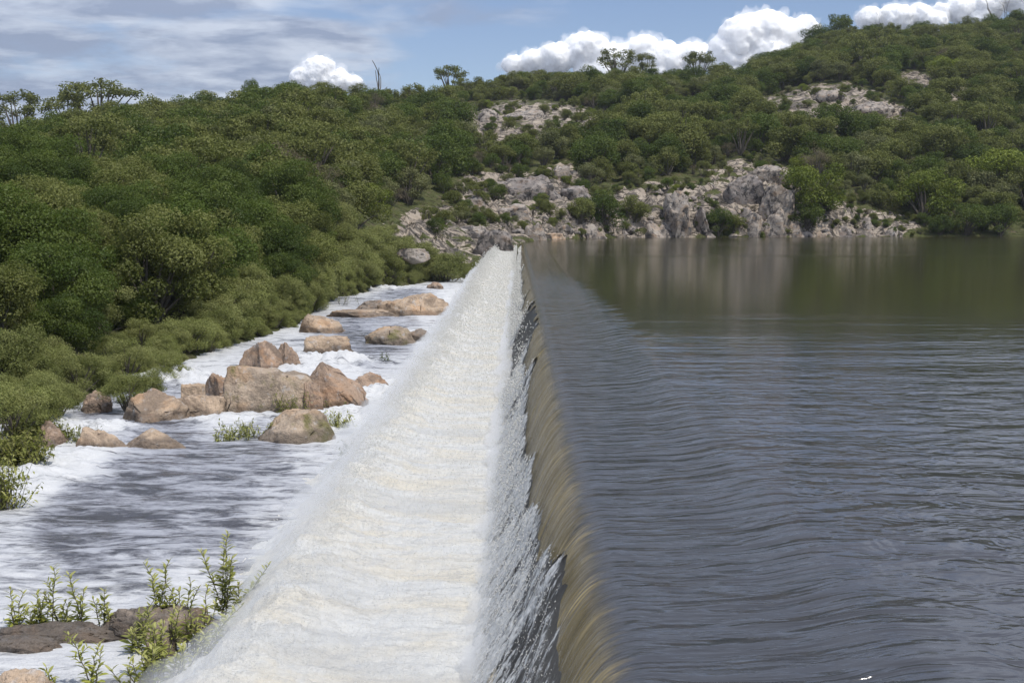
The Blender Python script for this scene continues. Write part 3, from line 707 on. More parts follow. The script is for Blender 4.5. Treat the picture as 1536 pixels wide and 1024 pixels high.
def rock_mesh(name, size, seed, mat, planes=(), ncut=7, sub=5, rough=.085, cut=(.66, .97), sharp=1.0, lumps=.24):
    r = np.random.default_rng(seed); V, Fc = ico(sub); V = V.copy()
    pl = [(np.array(p[:3], float) / np.linalg.norm(p[:3]), p[3]) for p in planes]
    for i in range(ncut):
        n = r.normal(size=3); n[2] = abs(n[2]) * .8; n /= np.linalg.norm(n); pl.append((n, r.uniform(*cut)))
    o = r.uniform(0, 50, 3)
    V *= (1 + lumps * fbm(V[:, 0] * 1.3 + o[0], V[:, 1] * 1.3 + o[1], V[:, 2] * 1.3 + o[2], 3))[:, None]
    for n, d in pl:
        e = V @ n - d; V -= np.where(e > 0, e * (.84 * sharp), 0)[:, None] * n
    q = V * 2.4 + o
    w1, w2 = worley(q * .75, seed & 63); cr = sstep(.10, 0, w2 - w1)
    disp = rough * (fbm(q[:, 0], q[:, 1], q[:, 2], 6, .62) + .35 * np.abs(fbm(q[:, 0] * 2.5, q[:, 1] * 2.5, q[:, 2] * 4, 4, .6))) - rough * .8 * cr
    V += V / (np.linalg.norm(V, axis=1)[:, None] + 1e-6) * disp[:, None]
    return mesh(name, V * np.array(size), Fc, mat, True)

RIVER_Z = -3.0
def rock(px, py, w, h, label, mat, seed, group=None, planes=(), yaw=0.0, depth=.8, zb=RIVER_Z, name='boulder', **kw):
    """px: centre, py: waterline row, w, h: size in the photograph's pixels at the distance where that row meets the water"""
    c = on_z(px, py, zb); D = c[1]; k = D / F
    sx = w * k / 2; hh = h * k * .95; sy = sx * depth
    me = rock_mesh(name, (sx, max(sy, hh * .6), hh / .86), seed, mat, planes, **kw)
    o = link(name, me); o.location = (c[0], c[1] + max(sy, hh * .6) * .72, zb - .0); o.rotation_euler = (0, 0, yaw)
    return tag(o, label, 'boulder', group)

FR = (0.1, -1, .12, .55); TOPF = (0, 0, 1, .72)
rock(72, 672, 58, 34, 'small leaning brown rock at the bank among yellow green grass', M['rock_red'], 11, planes=[(1, -.3, .6, .45)], ncut=5)
rock(143, 676, 82, 32, 'smooth tan rock with a steep left end beside the long white foam slick', M['rock_tan'], 12, planes=[(.55, -.2, .85, .50), (-1, 0, .15, .72)], ncut=3, rough=.06, depth=.6)
rock(228, 674, 92, 28, 'smooth tan rock tapering to a low point on its right, alone in the river', M['rock_tan'], 13, planes=[(.5, -.25, .9, .46), (-.6, -.3, .8, .62)], ncut=2, rough=.06, depth=.55)
rock(442, 662, 126, 50, 'sloping brown boulder in front of the largest cracked boulder', M['rock_grey'], 17, planes=[(-.55, -.35, .85, .52), (.5, -.6, .5, .70)], ncut=3, rough=.06, depth=.7)
rock(222, 634, 98, 42, 'low rounded tan boulder at the left end of the main rock group', M['rock_tan'], 15, planes=[(0, -.5, .8, .62)], ncut=3, rough=.07)
rock(292, 628, 88, 42, 'low tan ledge joining the rounded boulder to the largest cracked boulder', M['rock_tan'], 16, planes=[(0, 0, 1, .62), (0, -.7, .5, .6)], ncut=4, rough=.07)
rock(286, 608, 50, 36, 'upright tan block with a flat top beside the dark recess', M['rock_tan'], 19, planes=[TOPF, (-1, -.1, 0, .6), FR, (1, 0, 0, .7)], ncut=2, rough=.06)
rock(326, 618, 60, 58, 'dark brown boulder standing in the recess left of the largest cracked boulder', M['rock_red'], 20, sharp=1.14, planes=[(-.7, -.7, .1, .5), (.2, 0, 1, .75)], ncut=4, rough=.06)
rock(392, 624, 180, 76, 'largest cracked tan boulder with an upright face and mossy patches', M['rock_grey'], 21, planes=[(.05, -1, .22, .45), (-1, -.3, .1, .74), (.12, -.1, 1, .72), (.9, -.5, .2, .80), (-.3, -.8, .45, .60)], ncut=2, rough=.05, depth=.75, yaw=.05)
rock(492, 618, 116, 58, 'reddish brown boulder leaning on the right side of the largest boulder', M['rock_red'], 22, planes=[(.6, -.2, .75, .70), (-.1, -1, .2, .6), (-.8, -.5, .2, .8)], ncut=3, rough=.06)
rock(466, 622, 40, 42, 'narrow upright brown slab wedged before the reddish boulder', M['rock_red'], 23, planes=[(-1, -.3, 0, .55), (0, -1, .2, .6)], ncut=4)
rock(552, 588, 66, 30, 'red brown rock beside the creamy foam at the foot of the spray', M['rock_red'], 24, planes=[(.3, -.2, 1, .6)], ncut=6, rough=.08)
rock(386, 560, 84, 48, 'tall pointed brown rock with a flat dark left face below the bank trees', M['rock_red'], 25, sharp=1.14, planes=[(-.75, -.65, .3, .38), (.75, -.35, .45, .48), (-.3, .2, 1, .78)], ncut=3, rough=.06, cut=(.75, .95))
rock(426, 552, 46, 38, 'tilted angular brown slab leaning between the pointed rock and the tan block', M['rock_red'], 26, sharp=1.14, planes=[(-.7, -.5, .5, .4), (.8, -.3, .5, .4)], ncut=4)
rock(436, 556, 36, 26, 'small angular brown rock at the edge of the short cascade', M['rock_red'], 27, sharp=1.14, planes=[(-.6, -.6, .5, .4)], ncut=5)
rock(482, 530, 82, 32, 'tan block with a flat top directly above the short cascade', M['rock_tan'], 28, planes=[(0, 0, 1, .6), (.1, -1, .1, .55), (-1, -.2, .1, .72)], ncut=3)
rock(476, 499, 78, 26, 'smooth orange tan rock at the edge of the bank bushes, behind the tan block', M['rock_tan'], 29, planes=[(.4, -.1, 1, .6)], ncut=4, rough=.06)
rock(583, 516, 74, 26, 'rounded olive brown rock in midstream below the far slab', M['rock_grey'], 30, planes=[(-.3, -.2, 1, .7)], ncut=3, rough=.07)
rock(628, 512, 54, 16, 'low dark wet rock touching the spray beside the olive brown rock', M['rock_wet'], 31, ncut=6, rough=.07)
rock(622, 473, 120, 36, 'long tan slab with a dark hollow, farthest big rock in the river', M['rock_tan'], 32, planes=[(-.25, -.1, 1, .62), (.3, -.6, .6, .66)], ncut=5, rough=.07, depth=.5)
rock(545, 475, 120, 14, 'low flat tan ledge running left from the far slab', M['rock_tan'], 33, planes=[(0, 0, 1, .5)], ncut=5, rough=.08, depth=.5)
rock(560, 470, 54, 16, 'dark wet rock in the hollow of the far tan slab', M['rock_wet'], 34, ncut=6, rough=.1)
rock(652, 434, 26, 9, 'little pinkish rock in the far foam under the round bank bush', M['rock_red'], 35, ncut=4)
rock(140, 618, 52, 28, 'pinkish rock at the edge of the bushes above the left foam', M['rock_red'], 36, planes=[(.4, -.3, .9, .6)], ncut=4)
rock(238, 958, 215, 44, 'long dark brown ledge under the leafy shoots in the nearest water', M['rock_wet'], 41, planes=[(.1, -.3, 1, .62)], ncut=7, rough=.13, depth=.36, yaw=-.12)
rock(80, 964, 210, 24, 'low dark left end of the ledge, under spindly plants', M['rock_wet'], 45, planes=[(-.1, -.3, 1, .6)], ncut=7, rough=.13, depth=.3)
rock(236, 990, 50, 48, 'small upright grey brown rock in front of the dark ledge', M['rock_wet'], 42, planes=[(.3, -1, .1, .6)], ncut=5, rough=.1)
rock(14, 1072, 120, 58, 'orange tan rock in the bottom left corner beside rushing foam', M['rock_tan'], 43, planes=[(0, -.3, 1, .6)], ncut=6, rough=.07)
rock(25, 978, 130, 26, 'low grey rock awash behind the orange tan rock', M['rock_wet'], 44, planes=[(0, 0, 1, .5)], ncut=5, rough=.08, depth=.4)

# rocks of the far shore, along the reservoir's waterline
def shore_rock(px, py_base, w, h, label, mat, seed, group=None, planes=(), dz=0.0, **kw):
    if py_base >= 352: c = on_z(px, 357, 0.0); c = np.array([at_y(px, 357, min(c[1], 199))[0], 0, 0]); 
    g = None
    d0 = float(np.interp(px, _tp, _tD[:, 0]))
    if py_base >= 352: P = np.array([ray(px, 357)[0] / ray(px, 357)[1] * (d0 + .3), d0 + .3, -.25])
    else:
        P = ground_hit(px, py_base, 120, 330)
        if P is None: return
        P = P - np.array([0, 0, .25])
    k = P[1] / F; sx = w * k / 2; hh = h * k * 1.05
    me = rock_mesh('boulder', (sx, max(sx * .8, hh * .7), hh / .86), seed, mat, planes, sub=kw.pop('sub', 4), **kw)
    o = link('boulder', me); o.location = P + np.array([0, max(sx * .8, hh * .7) * (.45 if py_base >= 352 else .12), dz if py_base >= 352 else .25 * hh])
    if py_base < 352: o.rotation_euler = (.30, -.07, 0)
    tag(o, label, 'boulder', group)
SH = [
 (742, 372, 84, 30, 'dark overhanging rock above the far end of the white water', 'rock_dark', [(0, -1, -.1, .6), (0, 0, 1, .6)]),
 (800, 358, 40, 26, 'rough tan rock at the far end of the dam crest', 'rock_pale', []),
 (831, 358, 46, 15, 'low flat tan rock at the waterline next to the dam end', 'rock_tan', [(0, 0, 1, .6)]),
 (886, 358, 60, 30, 'rounded white and grey rock at the waterline, first of the big ones from the dam', 'rock_pale', [(-.2, -.2, 1, .75)]),
 (936, 358, 52, 34, 'pointed grey rock like a small pyramid at the waterline', 'rock_dark', [(-.7, -.4, .6, .42), (.7, -.4, .6, .42)]),
 (978, 358, 56, 26, 'broad pale grey rock at the waterline right of the pyramid rock', 'rock_pale', [(.5, -.4, .7, .6)]),
 (1003, 357, 40, 34, 'white slanting slab left of the black cleft on the shore', 'rock_pale', [(.8, -.3, .5, .45)]),
 (1018, 344, 58, 48, 'tall white topped boulder standing over the black cleft', 'rock_pale', [(-.9, -.5, .1, .6), (.4, -.8, -.2, .6)]),
 (1052, 342, 26, 28, 'round dark boulder resting on a pale slab at the shore', 'rock_dark', []),
 (1056, 357, 46, 14, 'pale slab at the waterline under the round dark boulder', 'rock_pale', [(0, 0, 1, .55)]),
 (1128, 357, 62, 44, 'steep pale grey rock face slanting left at the waterline', 'rock_pale', [(-.6, -.6, .4, .5)]),
 (1165, 357, 60, 40, 'craggy white and black rock below the reddish cliff top', 'rock_pale', []),
 (1200, 357, 44, 30, 'slanted grey rock right of the craggy white rock', 'rock_pale', [(.6, -.5, .6, .5)]),
 (1228, 357, 46, 20, 'low pale rock at the waterline before the lime green tree', 'rock_pale', []),
 (1262, 357, 50, 26, 'grey rock between the low pale rock and the smooth pale cone', 'rock_dark', []),
 (1303, 357, 48, 34, 'smooth pale cone shaped rock at the waterline', 'rock_pale', [(-.6, -.4, .7, .5), (.6, -.4, .7, .5)]),
 (1340, 357, 46, 20, 'last pale low rock at the waterline before the dark trees', 'rock_pale', []),
 (1120, 300, 80, 34, 'dark stained cliff block left of the reddish cliff top', 'rock_dark', [(0, -1, .1, .5), (0, 0, 1, .7)]),
 (1150, 275, 70, 26, 'reddish topped cliff block, highest of the shore cliff', 'rock_pale', [(0, -1, .1, .5), (0, 0, 1, .6)]),
 (1165, 318, 60, 40, 'pale streaked cliff face below the reddish topped block', 'rock_pale', [(.2, -1, .3, .5)]),
 (842, 272, 38, 22, 'round white topped boulder alone at the upper edge of the bare slabs', 'rock_pale', [(0, 0, 1, .75)]),
 (790, 300, 120, 34, 'broad purplish slab in the middle of the bare slope', 'rock_dark', [(-.2, -.3, 1, .6)]),
 (742, 285, 60, 12, 'long narrow pale slab slanting up toward the round white boulder', 'rock_pale', [(-.3, 0, 1, .5)]),
 (705, 305, 50, 12, 'narrow pale slab lower left of the long slanting slab', 'rock_pale', [(-.3, 0, 1, .5)]),
 (770, 325, 70, 20, 'pinkish flat slab below the broad purplish slab', 'rock_pale', [(0, 0, 1, .55)]),
 (860, 298, 60, 18, 'dark ledge right of the broad purplish slab', 'rock_dark', [(0, 0, 1, .6)]),
 (655, 330, 40, 12, 'small pale slab near the left end of the bare slope', 'rock_pale', [(0, 0, 1, .5)]),
 (620, 355, 50, 12, 'pale slab at the foot of the left slope above the bank bushes', 'rock_pale', [(0, 0, 1, .5)]),
 (700, 350, 60, 14, 'pale stepped slab left of the dark overhanging rock', 'rock_pale', [(0, 0, 1, .5)]),
 (790, 182, 70, 14, 'bare dome of pale rock high on the middle slope', 'rock_pale', [(0, 0, 1, .6)]),
 (735, 180, 40, 14, 'pale rock at the left end of the high middle outcrop', 'rock_pale', []),
 (1155, 162, 34, 10, 'small bare pale dome left of the high right outcrop', 'rock_pale', [(0, 0, 1, .6)]),
 (1250, 150, 60, 16, 'pale rock at the top of the high right outcrop', 'rock_pale', [(0, 0, 1, .6)]),
 (1310, 172, 70, 18, 'long pale slab behind the bare tree on the high right outcrop', 'rock_pale', [(0, 0, 1, .6)]),
 (1365, 130, 40, 12, 'white rock at the upper right of the high right outcrop', 'rock_pale', []),
]
for i, (a, b, c, d, lab, m, pl) in enumerate(SH):
    shore_rock(a, b, c, d, lab, M[m], 100 + i, planes=pl, ncut=11, rough=.11, cut=(.55, .88), sharp=1.15, lumps=.3)
# rubble between them
rr = np.random.default_rng(21); nrub = 0
rub = [rock_mesh('boulder', (1, .85, .75), 300 + i, M['rock_pale' if i % 3 else 'rock_dark'], (), ncut=8, sub=3, rough=.1) for i in range(7)]
while nrub < 55:
    a = rr.uniform(640, 1350); b = rr.uniform(262, 356)
    if b < np.interp(a, [640, 800, 880, 1000, 1100, 1200, 1350], [335, 275, 270, 290, 265, 300, 340]): continue
    P = ground_hit(a, b, 120, 300)
    if P is None: continue
    s = rr.uniform(.35, 1.25) * (1.0 if b < 340 else 1.1)
    o = link('boulder', rub[nrub % 7]); o.location = P + np.array([0, s * .3, -s * .1]); o.scale = (s * 1.2, s, s * rr.uniform(.55, 1.0)); o.rotation_euler = (0, 0, rr.uniform(0, 6.28))
    tag(o, 'pale or stained loose rock among the bare ledges of the far shore', 'boulder', 'loose rocks on the far shore ledges'); nrub += 1

# ------------------------------------------------------------------ trees
def leaves_mesh(P, Nrm, L, rng, width=.5, tone=None):
    n = len(P); Nrm = Nrm / (np.linalg.norm(Nrm, axis=1)[:, None] + 1e-9)
    a = np.cross(Nrm, rng.normal(size=(n, 3))); a /= np.linalg.norm(a, axis=1)[:, None] + 1e-9; b = np.cross(Nrm, a)
    L = np.broadcast_to(L, (n,))[:, None] * rng.uniform(.65, 1.3, (n, 1))
    V = np.stack([P - a * L * .5, P + b * L * width * .5 + Nrm * L * .06, P + a * L * .5, P - b * L * width * .5 + Nrm * L * .06], 1).reshape(-1, 3)
    Fq = np.arange(n * 4).reshape(n, 4)
    t = np.repeat(tone if tone is not None else np.zeros(n), 4); lr = np.repeat(rng.random(n) ** 2, 4)
    return V, Fq, t, lr

def make_tree(seed, h, r, nclump, nleaf, leaf, flat=.5, base=.25, clr=(.24, .42), fill=.35, stems=3, lean=.1, width=.6):
    """returns (trunk verts, faces), (leaf arrays); tree about h tall with crown radius r"""
    g = np.random.default_rng(seed)
    C = []; 
    ztop = h * (1 - .12); zb = h * base
    for i in range(nclump):
        th = g.uniform(0, 2 * np.pi); rr_ = r * math.sqrt(g.uniform(0, 1)) * .82
        dome = math.sqrt(max(0, 1 - (rr_ / r) ** 2)) ** (1 - .5 * flat)
        zz = zb + (ztop - zb) * (dome * (g.uniform(0, 1) ** .45))
        C.append((rr_ * math.cos(th) * g.uniform(.85, 1.2), rr_ * math.sin(th) * g.uniform(.85, 1.2), zz, r * g.uniform(*clr)))
    C = np.array(C)
    w = C[:, 3] ** 2; ids = g.choice(len(C), nleaf, p=w / w.sum())
    d = g.normal(size=(nleaf, 3)); d[:, 2] += .25; d /= np.linalg.norm(d, axis=1)[:, None]
    o = g.uniform(0, 99)
    rad = C[ids, 3] * (1 - fill * g.random(nleaf) ** 1.3) * (1 + .35 * fbm(d[:, 0] * 2.2 + ids * 3.1 + o, d[:, 1] * 2.2, d[:, 2] * 2.2, 2))
    P = C[ids, :3] + d * rad[:, None] * np.array([1.08, 1.08, .78])
    tone = (g.random(nclump) ** 1.5)[ids]
    Nrm = d * .7 + np.array([0, 0, .35]) + g.normal(size=(nleaf, 3)) * .55
    LV = leaves_mesh(P, Nrm, leaf, g, width, tone)
    T = MB(); order = g.permutation(len(C)); r0 = .022 * h + .015
    for s in range(stems):
        b0 = np.array([g.normal(0, .05 * r), g.normal(0, .05 * r), -.3])
        for ci in order[s::stems][:5]:
            e = C[ci, :3]; mid = b0 * .5 + e * .5 * np.array([.7, .7, 1]) + g.normal(0, .06 * r, 3)
            tt = np.linspace(0, 1, 6)[:, None]
            pts = (1 - tt) ** 2 * b0 + 2 * tt * (1 - tt) * mid + tt ** 2 * e
            V, Fq = tube(pts, r0 * (1 - .8 * tt[:, 0]), 5); T.add(V, Fq)
    return T, LV

def tree_meshes(seed, mat, **kw):
    T, (V, Fq, tn, lr) = make_tree(seed, **kw)
    return T.build('trunk', M['bark']), mesh('crown', V, Fq, mat, False, {'tone': tn, 'leafrnd': lr}), (T, V, Fq, tn, lr)

def merged_mesh(name, raw, mat):
    T, V, Fq, tn, lr = raw
    TV = np.concatenate(T.V); TF = np.concatenate(T.F)
    return mesh(name, np.concatenate([TV, V]), [np.concatenate([TF, Fq + len(TV)])], None, False,
                {'tone': np.concatenate([np.zeros(len(TV)), tn]), 'leafrnd': np.concatenate([np.zeros(len(TV)), lr])}, [M['bark'], mat],
                np.concatenate([np.zeros(len(TF)), np.ones(len(Fq))]))

def bare_tree(seed, h, spread=.5, depth=4, mat=None):
    g = np.random.default_rng(seed); T = MB()
    def br(p, d, L, r_, k):
        n = 5; pts = [p]
        for i in range(n):
            d = d + g.normal(0, .13, 3); d /= np.linalg.norm(d); pts.append(pts[-1] + d * L / n)
        V, Fq = tube(np.array(pts), np.linspace(r_, r_ * .55, n + 1), 5); T.add(V, Fq)
        if k:
            for j in range(g.integers(2, 4)):
                a = g.normal(0, spread, 3); a[2] = abs(a[2]) * .3
                q = pts[g.integers(3, n + 1)]
                br(q, d + a, L * g.uniform(.6, .85), r_ * .55, k - 1)
    br(np.array([0, 0, -.3]), np.array([0, 0, 1.0]), h * .38, .011 * h + .025, depth)
    return T

KINDS = {
 # near, large on the picture: fine leaves
 'dense': [tree_meshes(500 + i, M['leaf_dense'], h=5.6, r=2.7, nclump=34, nleaf=26000, leaf=.125, flat=.4, base=.0, fill=.35, clr=(.2, .4)) for i in range(4)],
 'scrubn': [tree_meshes(520 + i, M['leaf_scrub'], h=4.8, r=2.4, nclump=28, nleaf=18000, leaf=.125, flat=.5, base=.04, clr=(.2, .4)) for i in range(4)],
 'bank': [tree_meshes(540 + i, M['leaf_bank'], h=2.9, r=1.9, nclump=26, nleaf=15000, leaf=.12, flat=.3, base=.0, clr=(.2, .38), fill=.7, width=.32) for i in range(4)],
 # hillside
 'scrub': [tree_meshes(560 + i, M['leaf_scrub'], h=5.0, r=2.7, nclump=22, nleaf=6500, leaf=.22, flat=.6, base=.10, clr=(.22, .46)) for i in range(5)],
 'olive': [tree_meshes(580 + i, M['leaf_olive'], h=4.4, r=2.3, nclump=20, nleaf=4500, leaf=.20, flat=.6, base=.12, fill=.55) for i in range(4)],
 'dark': [tree_meshes(600 + i, M['leaf_dense'], h=5.6, r=2.8, nclump=24, nleaf=7000, leaf=.22, flat=.5, base=.06, clr=(.22, .46)) for i in range(4)],
 'lime': [tree_meshes(620 + i, M['leaf_lime'], h=4.8, r=2.9, nclump=24, nleaf=6500, leaf=.21, flat=.6, base=.08) for i in range(2)],
 'dry': [tree_meshes(660 + i, M['leaf_dry'], h=4.0, r=2.0, nclump=18, nleaf=3200, leaf=.20, flat=.5, base=.1, fill=.9, width=.16, stems=5) for i in range(3)],
 'airy': [tree_meshes(640 + i, M['leaf_scrub'], h=6.6, r=3.0, nclump=24, nleaf=2600, leaf=.24, flat=.8, base=.38, clr=(.14, .28), fill=.8, stems=2) for i in range(3)],
}
WORD = {'dense': ('leafy_tree', 'dense dark green tree'), 'scrubn': ('scrub_tree', 'mid green scrub tree'), 'bank': ('bush', 'light green feathery bush'),
        'scrub': ('scrub_tree', 'mid green scrub tree'), 'olive': ('scrub_tree', 'greyish olive scrub tree'), 'dark': ('leafy_tree', 'dark green rounded tree'), 'lime': ('scrub_tree', 'bright yellow green tree'), 'dry': ('dry_shrub', 'greyish brown half bare shrub'), 'airy': ('thin_tree', 'tall thin tree with an open flat crown')}

def put_tree(kind, var, P, s, rz, label, group=None, sz=None):
    tr, cr, _ = KINDS[kind][var % len(KINDS[kind])]
    e = empty(WORD[kind][0], P, rz, (s, s, s * (sz or 1)))
    tag(e, label, 'bush' if kind == 'bank' else ('shrub' if kind == 'dry' else 'tree'), group)
    link('trunk', tr, e); link('crown', cr, e)
    return e

# sites: jittered scatter over the slopes, thinner on rock, kept off the water
g = np.random.default_rng(77)
cand = []
D = 24.0
while D < 470:
    sp = 2.5 if D < 110 else (3.2 if D < 200 else 4.1)
    u = np.arange(-.62, .62, sp / D) + g.uniform(0, sp / D)
    X = u * D + g.normal(0, sp * .3, len(u)); Y = D + g.normal(0, sp * .3, len(u)); cand.append(np.stack([X, Y], 1)); D += sp * .92
cand = np.concatenate(cand)
bz, df, pp = base_z(cand[:, 0], cand[:, 1]); gz = ground_z(cand[:, 0], cand[:, 1])
rmk = rock_mask(cand[:, 0], cand[:, 1], gz)
ridge = np.interp(pp, _tp, _tD[:, 5])
clump = fbm(cand[:, 0] * .06, cand[:, 1] * .06, 3.0, 3)
ok = (df > .8) & (cand[:, 1] < ridge + 14) & (gz > np.where(pp > 775, .35, -3.1)) & (rmk < .30 + .5 * (g.random(len(cand)) < .10))
ok &= ~((pp > 560) & (pp < 760) & (cand[:, 1] < 185) & (g.random(len(cand)) < .5))
ok &= ~((pp > 740) & (pp < 800) & (cand[:, 1] < 172))
low = np.zeros(len(cand), bool)
for _ in range(1):
    q = g.uniform([640, 130], [1400, 356], (1500, 2)); Ps = [ground_hit(a, b, 110, 340) for a, b in q[:1500]]; Ps = np.array([p for p in Ps if p is not None])
    mk = rock_mask(Ps[:, 0], Ps[:, 1], Ps[:, 2]); dn = fbm(Ps[:, 0] * .12, Ps[:, 1] * .12, 9.0, 3); Ps = Ps[(mk > .05) & (dn > -.20 + .25 * (g.random(len(Ps)) - .5))]
    e_df, e_pp = base_z(Ps[:, 0], Ps[:, 1])[1:]
    cand = np.concatenate([cand, Ps[:, :2]]); df = np.concatenate([df, e_df]); pp = np.concatenate([pp, e_pp]); gz = np.concatenate([gz, Ps[:, 2]]); rmk = np.concatenate([rmk, np.full(len(Ps), .5)])
    clump = np.concatenate([clump, np.zeros(len(Ps))]); ok = np.concatenate([ok, np.ones(len(Ps), bool)]); low = np.concatenate([low, np.ones(len(Ps), bool)])
yb = g.uniform(26, 135, 230); Dk0 = None
ub = np.array([np.interp(y, _tD[1:12, 0], (_tp[1:12] - 777) / F) for y in yb]); xb_ = ub * yb
back = g.uniform(.4, 6.0, len(yb)); Xb_, Yb_ = xb_ - .25 * back, yb + back
e_df, e_pp = base_z(Xb_, Yb_)[1:]; gzb = ground_z(Xb_, Yb_); kb = (e_df > .2) & (e_df < 9) & (gzb > -3.1) & (e_pp < 650)
cand = np.concatenate([cand, np.stack([Xb_, Yb_], 1)[kb]]); df = np.concatenate([df, e_df[kb]]); pp = np.concatenate([pp, e_pp[kb]]); gz = np.concatenate([gz, gzb[kb]]); rmk = np.concatenate([rmk, np.zeros(kb.sum())])
clump = np.concatenate([clump, np.zeros(kb.sum())]); ok = np.concatenate([ok, np.ones(kb.sum(), bool)])
low = ok[ok]
cand, df, pp, gz, rmk, clump = cand[ok], df[ok], pp[ok], gz[ok], rmk[ok], clump[ok]
n = len(cand)
kind_r = g.random(n); kinds = []
for i in range(n):
    Dd = cand[i, 1]; k = kind_r[i]
    near = Dd < 105
    bank_edge = df[i] < 8 and pp[i] < 770
    if bank_edge and k < .93: kd = 'bank'
    elif pp[i] > 440 and pp[i] < 770 and df[i] < 26 and Dd < 165: kd = 'bank' if k < .75 else ('scrubn' if near else 'olive')
    elif near: kd = 'dense' if k < .60 + .9 * clump[i] else ('scrubn' if k < .9 else 'bank')
    else: kd = 'scrub' if k < .42 else ('dark' if k < .66 + .35 * clump[i] else ('olive' if k < .84 else 'dry' if k < .90 else ('lime' if k < .935 else 'airy')))
    kinds.append(kd)
kinds = np.array(kinds)
sc = (.56 + 1.15 * g.random(n) ** 1.8) * np.where(kinds == 'bank', np.clip(.55 + df / 9, .5, 1.1), 1) * np.where(rmk > .3, .36, 1) * np.clip(.62 + df / 20, .4, 1.0) * np.interp(cand[:, 1], [40, 100, 150, 260], [.62, .74, .88, 1.0])
sc = np.where((pp < 1060) & (cand[:, 1] > np.interp(pp, _tp, _tD[:, 5]) - 34), sc * .68, sc)
sc = np.where((pp > 775) & (df < 14), sc * .75, sc)
rz = g.uniform(0, 6.28, n); var = g.integers(0, 20, n)
hh = np.array([{'dense': 5.6, 'scrubn': 4.8, 'bank': 2.9, 'scrub': 5, 'olive': 4.4, 'dark': 5.6, 'lime': 4.8, 'dry': 4.0, 'airy': 6.6}[k] for k in kinds]) * sc
# how much of each stands clear of the nearer ones
tx, ty = proj(np.stack([cand[:, 0], cand[:, 1], gz + hh], 1)); bx_, by_ = proj(np.stack([cand[:, 0], cand[:, 1], gz], 1))
bins = np.full(260, 2000.0); vis = np.zeros(n)
for i in np.argsort(cand[:, 1]):
    wpx = hh[i] * .5 * F / cand[i, 1]; a = int((tx[i] - wpx * .8) // 8) + 30; b = int((tx[i] + wpx * .8) // 8) + 31
    if b <= 30 or a >= 222: continue
    a, b = max(a, 30), min(b, 222)
    if tx[i] < -10 or tx[i] > 1546: 
        bins[a:b] = np.minimum(bins[a:b], ty[i] + .15 * (by_[i] - ty[i])); continue
    seg = bins[a:b]; vis[i] = np.clip(np.minimum(seg, by_[i]) - ty[i], 0, None).sum() * 8
    bins[a:b] = np.minimum(seg, ty[i] + .12 * (by_[i] - ty[i]))
order = np.argsort(-vis); single = np.zeros(n, bool); single[order[:255]] = True
ZONES = [(lambda p, y: p > 1370, 'on the right hill above the dark shore'), (lambda p, y: p > 1060, 'on the high right hill behind the reservoir'), (lambda p, y: p > 780, 'on the slope behind the shore rocks'),
         (lambda p, y: p > 540, 'on the slope left of the bare slabs'), (lambda p, y: y < 60, 'on the near left bank beside the river rocks'), (lambda p, y: y < 105 and p > 250, 'on the left bank behind the pointed rock'), (lambda p, y: y < 105, 'on the lower left hillside above the river'), (lambda p, y: True, 'on the upper left hillside')]
for i in np.where(single)[0]:
    z = next(t for f_, t in ZONES if f_(pp[i], cand[i, 1]))
    put_tree(kinds[i], int(var[i]), (cand[i, 0], cand[i, 1], gz[i] - .1), float(sc[i]), float(rz[i]), f'{WORD[kinds[i]][1]} {z}', f'{WORD[kinds[i]][1]}s {z}')

# the rest of the wood: one object that scatters the same trees
rest = np.where(~single)[0]
protos = bpy.data.collections.new('forest_trees'); idx = {}
c_ = 0
for k in KINDS:
    for v, (_, _, raw) in enumerate(KINDS[k]):
        o = bpy.data.objects.new(f'tree_{c_:03d}', merged_mesh('forest_tree', raw, KINDS[k][v][1].materials[0])); protos.objects.link(o); idx[(k, v)] = c_; c_ += 1
pm = bpy.data.meshes.new('forest'); pm.vertices.add(len(rest))
pm.vertices.foreach_set('co', np.stack([cand[rest, 0], cand[rest, 1], gz[rest] - .1], 1).astype(np.float32).ravel())
at = pm.attributes.new('which', 'INT', 'POINT'); at.data.foreach_set('value', np.array([idx[(kinds[i], int(var[i]) % len(KINDS[kinds[i]]))] for i in rest], np.int32))
at = pm.attributes.new('turn', 'FLOAT', 'POINT'); at.data.foreach_set('value', rz[rest].astype(np.float32))
at = pm.attributes.new('size', 'FLOAT', 'POINT'); at.data.foreach_set('value', sc[rest].astype(np.float32))
forest = link('forest', pm); tag(forest, kind='stuff')
ng = bpy.data.node_groups.new('scatter', 'GeometryNodeTree')
ng.interface.new_socket('Geometry', in_out='INPUT', socket_type='NodeSocketGeometry'); ng.interface.new_socket('Geometry', in_out='OUTPUT', socket_type='NodeSocketGeometry')
gi = ng.nodes.new('NodeGroupInput'); go = ng.nodes.new('NodeGroupOutput')
ci = ng.nodes.new('GeometryNodeCollectionInfo'); ci.inputs[0].default_value = protos; ci.inputs[1].default_value = True; ci.inputs[2].default_value = True
ip = ng.nodes.new('GeometryNodeInstanceOnPoints'); ip.inputs['Pick Instance'].default_value = True
def na(nm, ty):
    x = ng.nodes.new('GeometryNodeInputNamedAttribute'); x.data_type = ty; x.inputs[0].default_value = nm; return x.outputs[0]
cxyz = ng.nodes.new('ShaderNodeCombineXYZ'); ng.links.new(na('turn', 'FLOAT'), cxyz.inputs[2])
ng.links.new(gi.outputs[0], ip.inputs['Points']); ng.links.new(ci.outputs[0], ip.inputs['Instance']); ng.links.new(na('which', 'INT'), ip.inputs['Instance Index'])
ng.links.new(cxyz.outputs[0], ip.inputs['Rotation']); ng.links.new(na('size', 'FLOAT'), ip.inputs['Scale']); ng.links.new(ip.outputs[0], go.inputs[0])
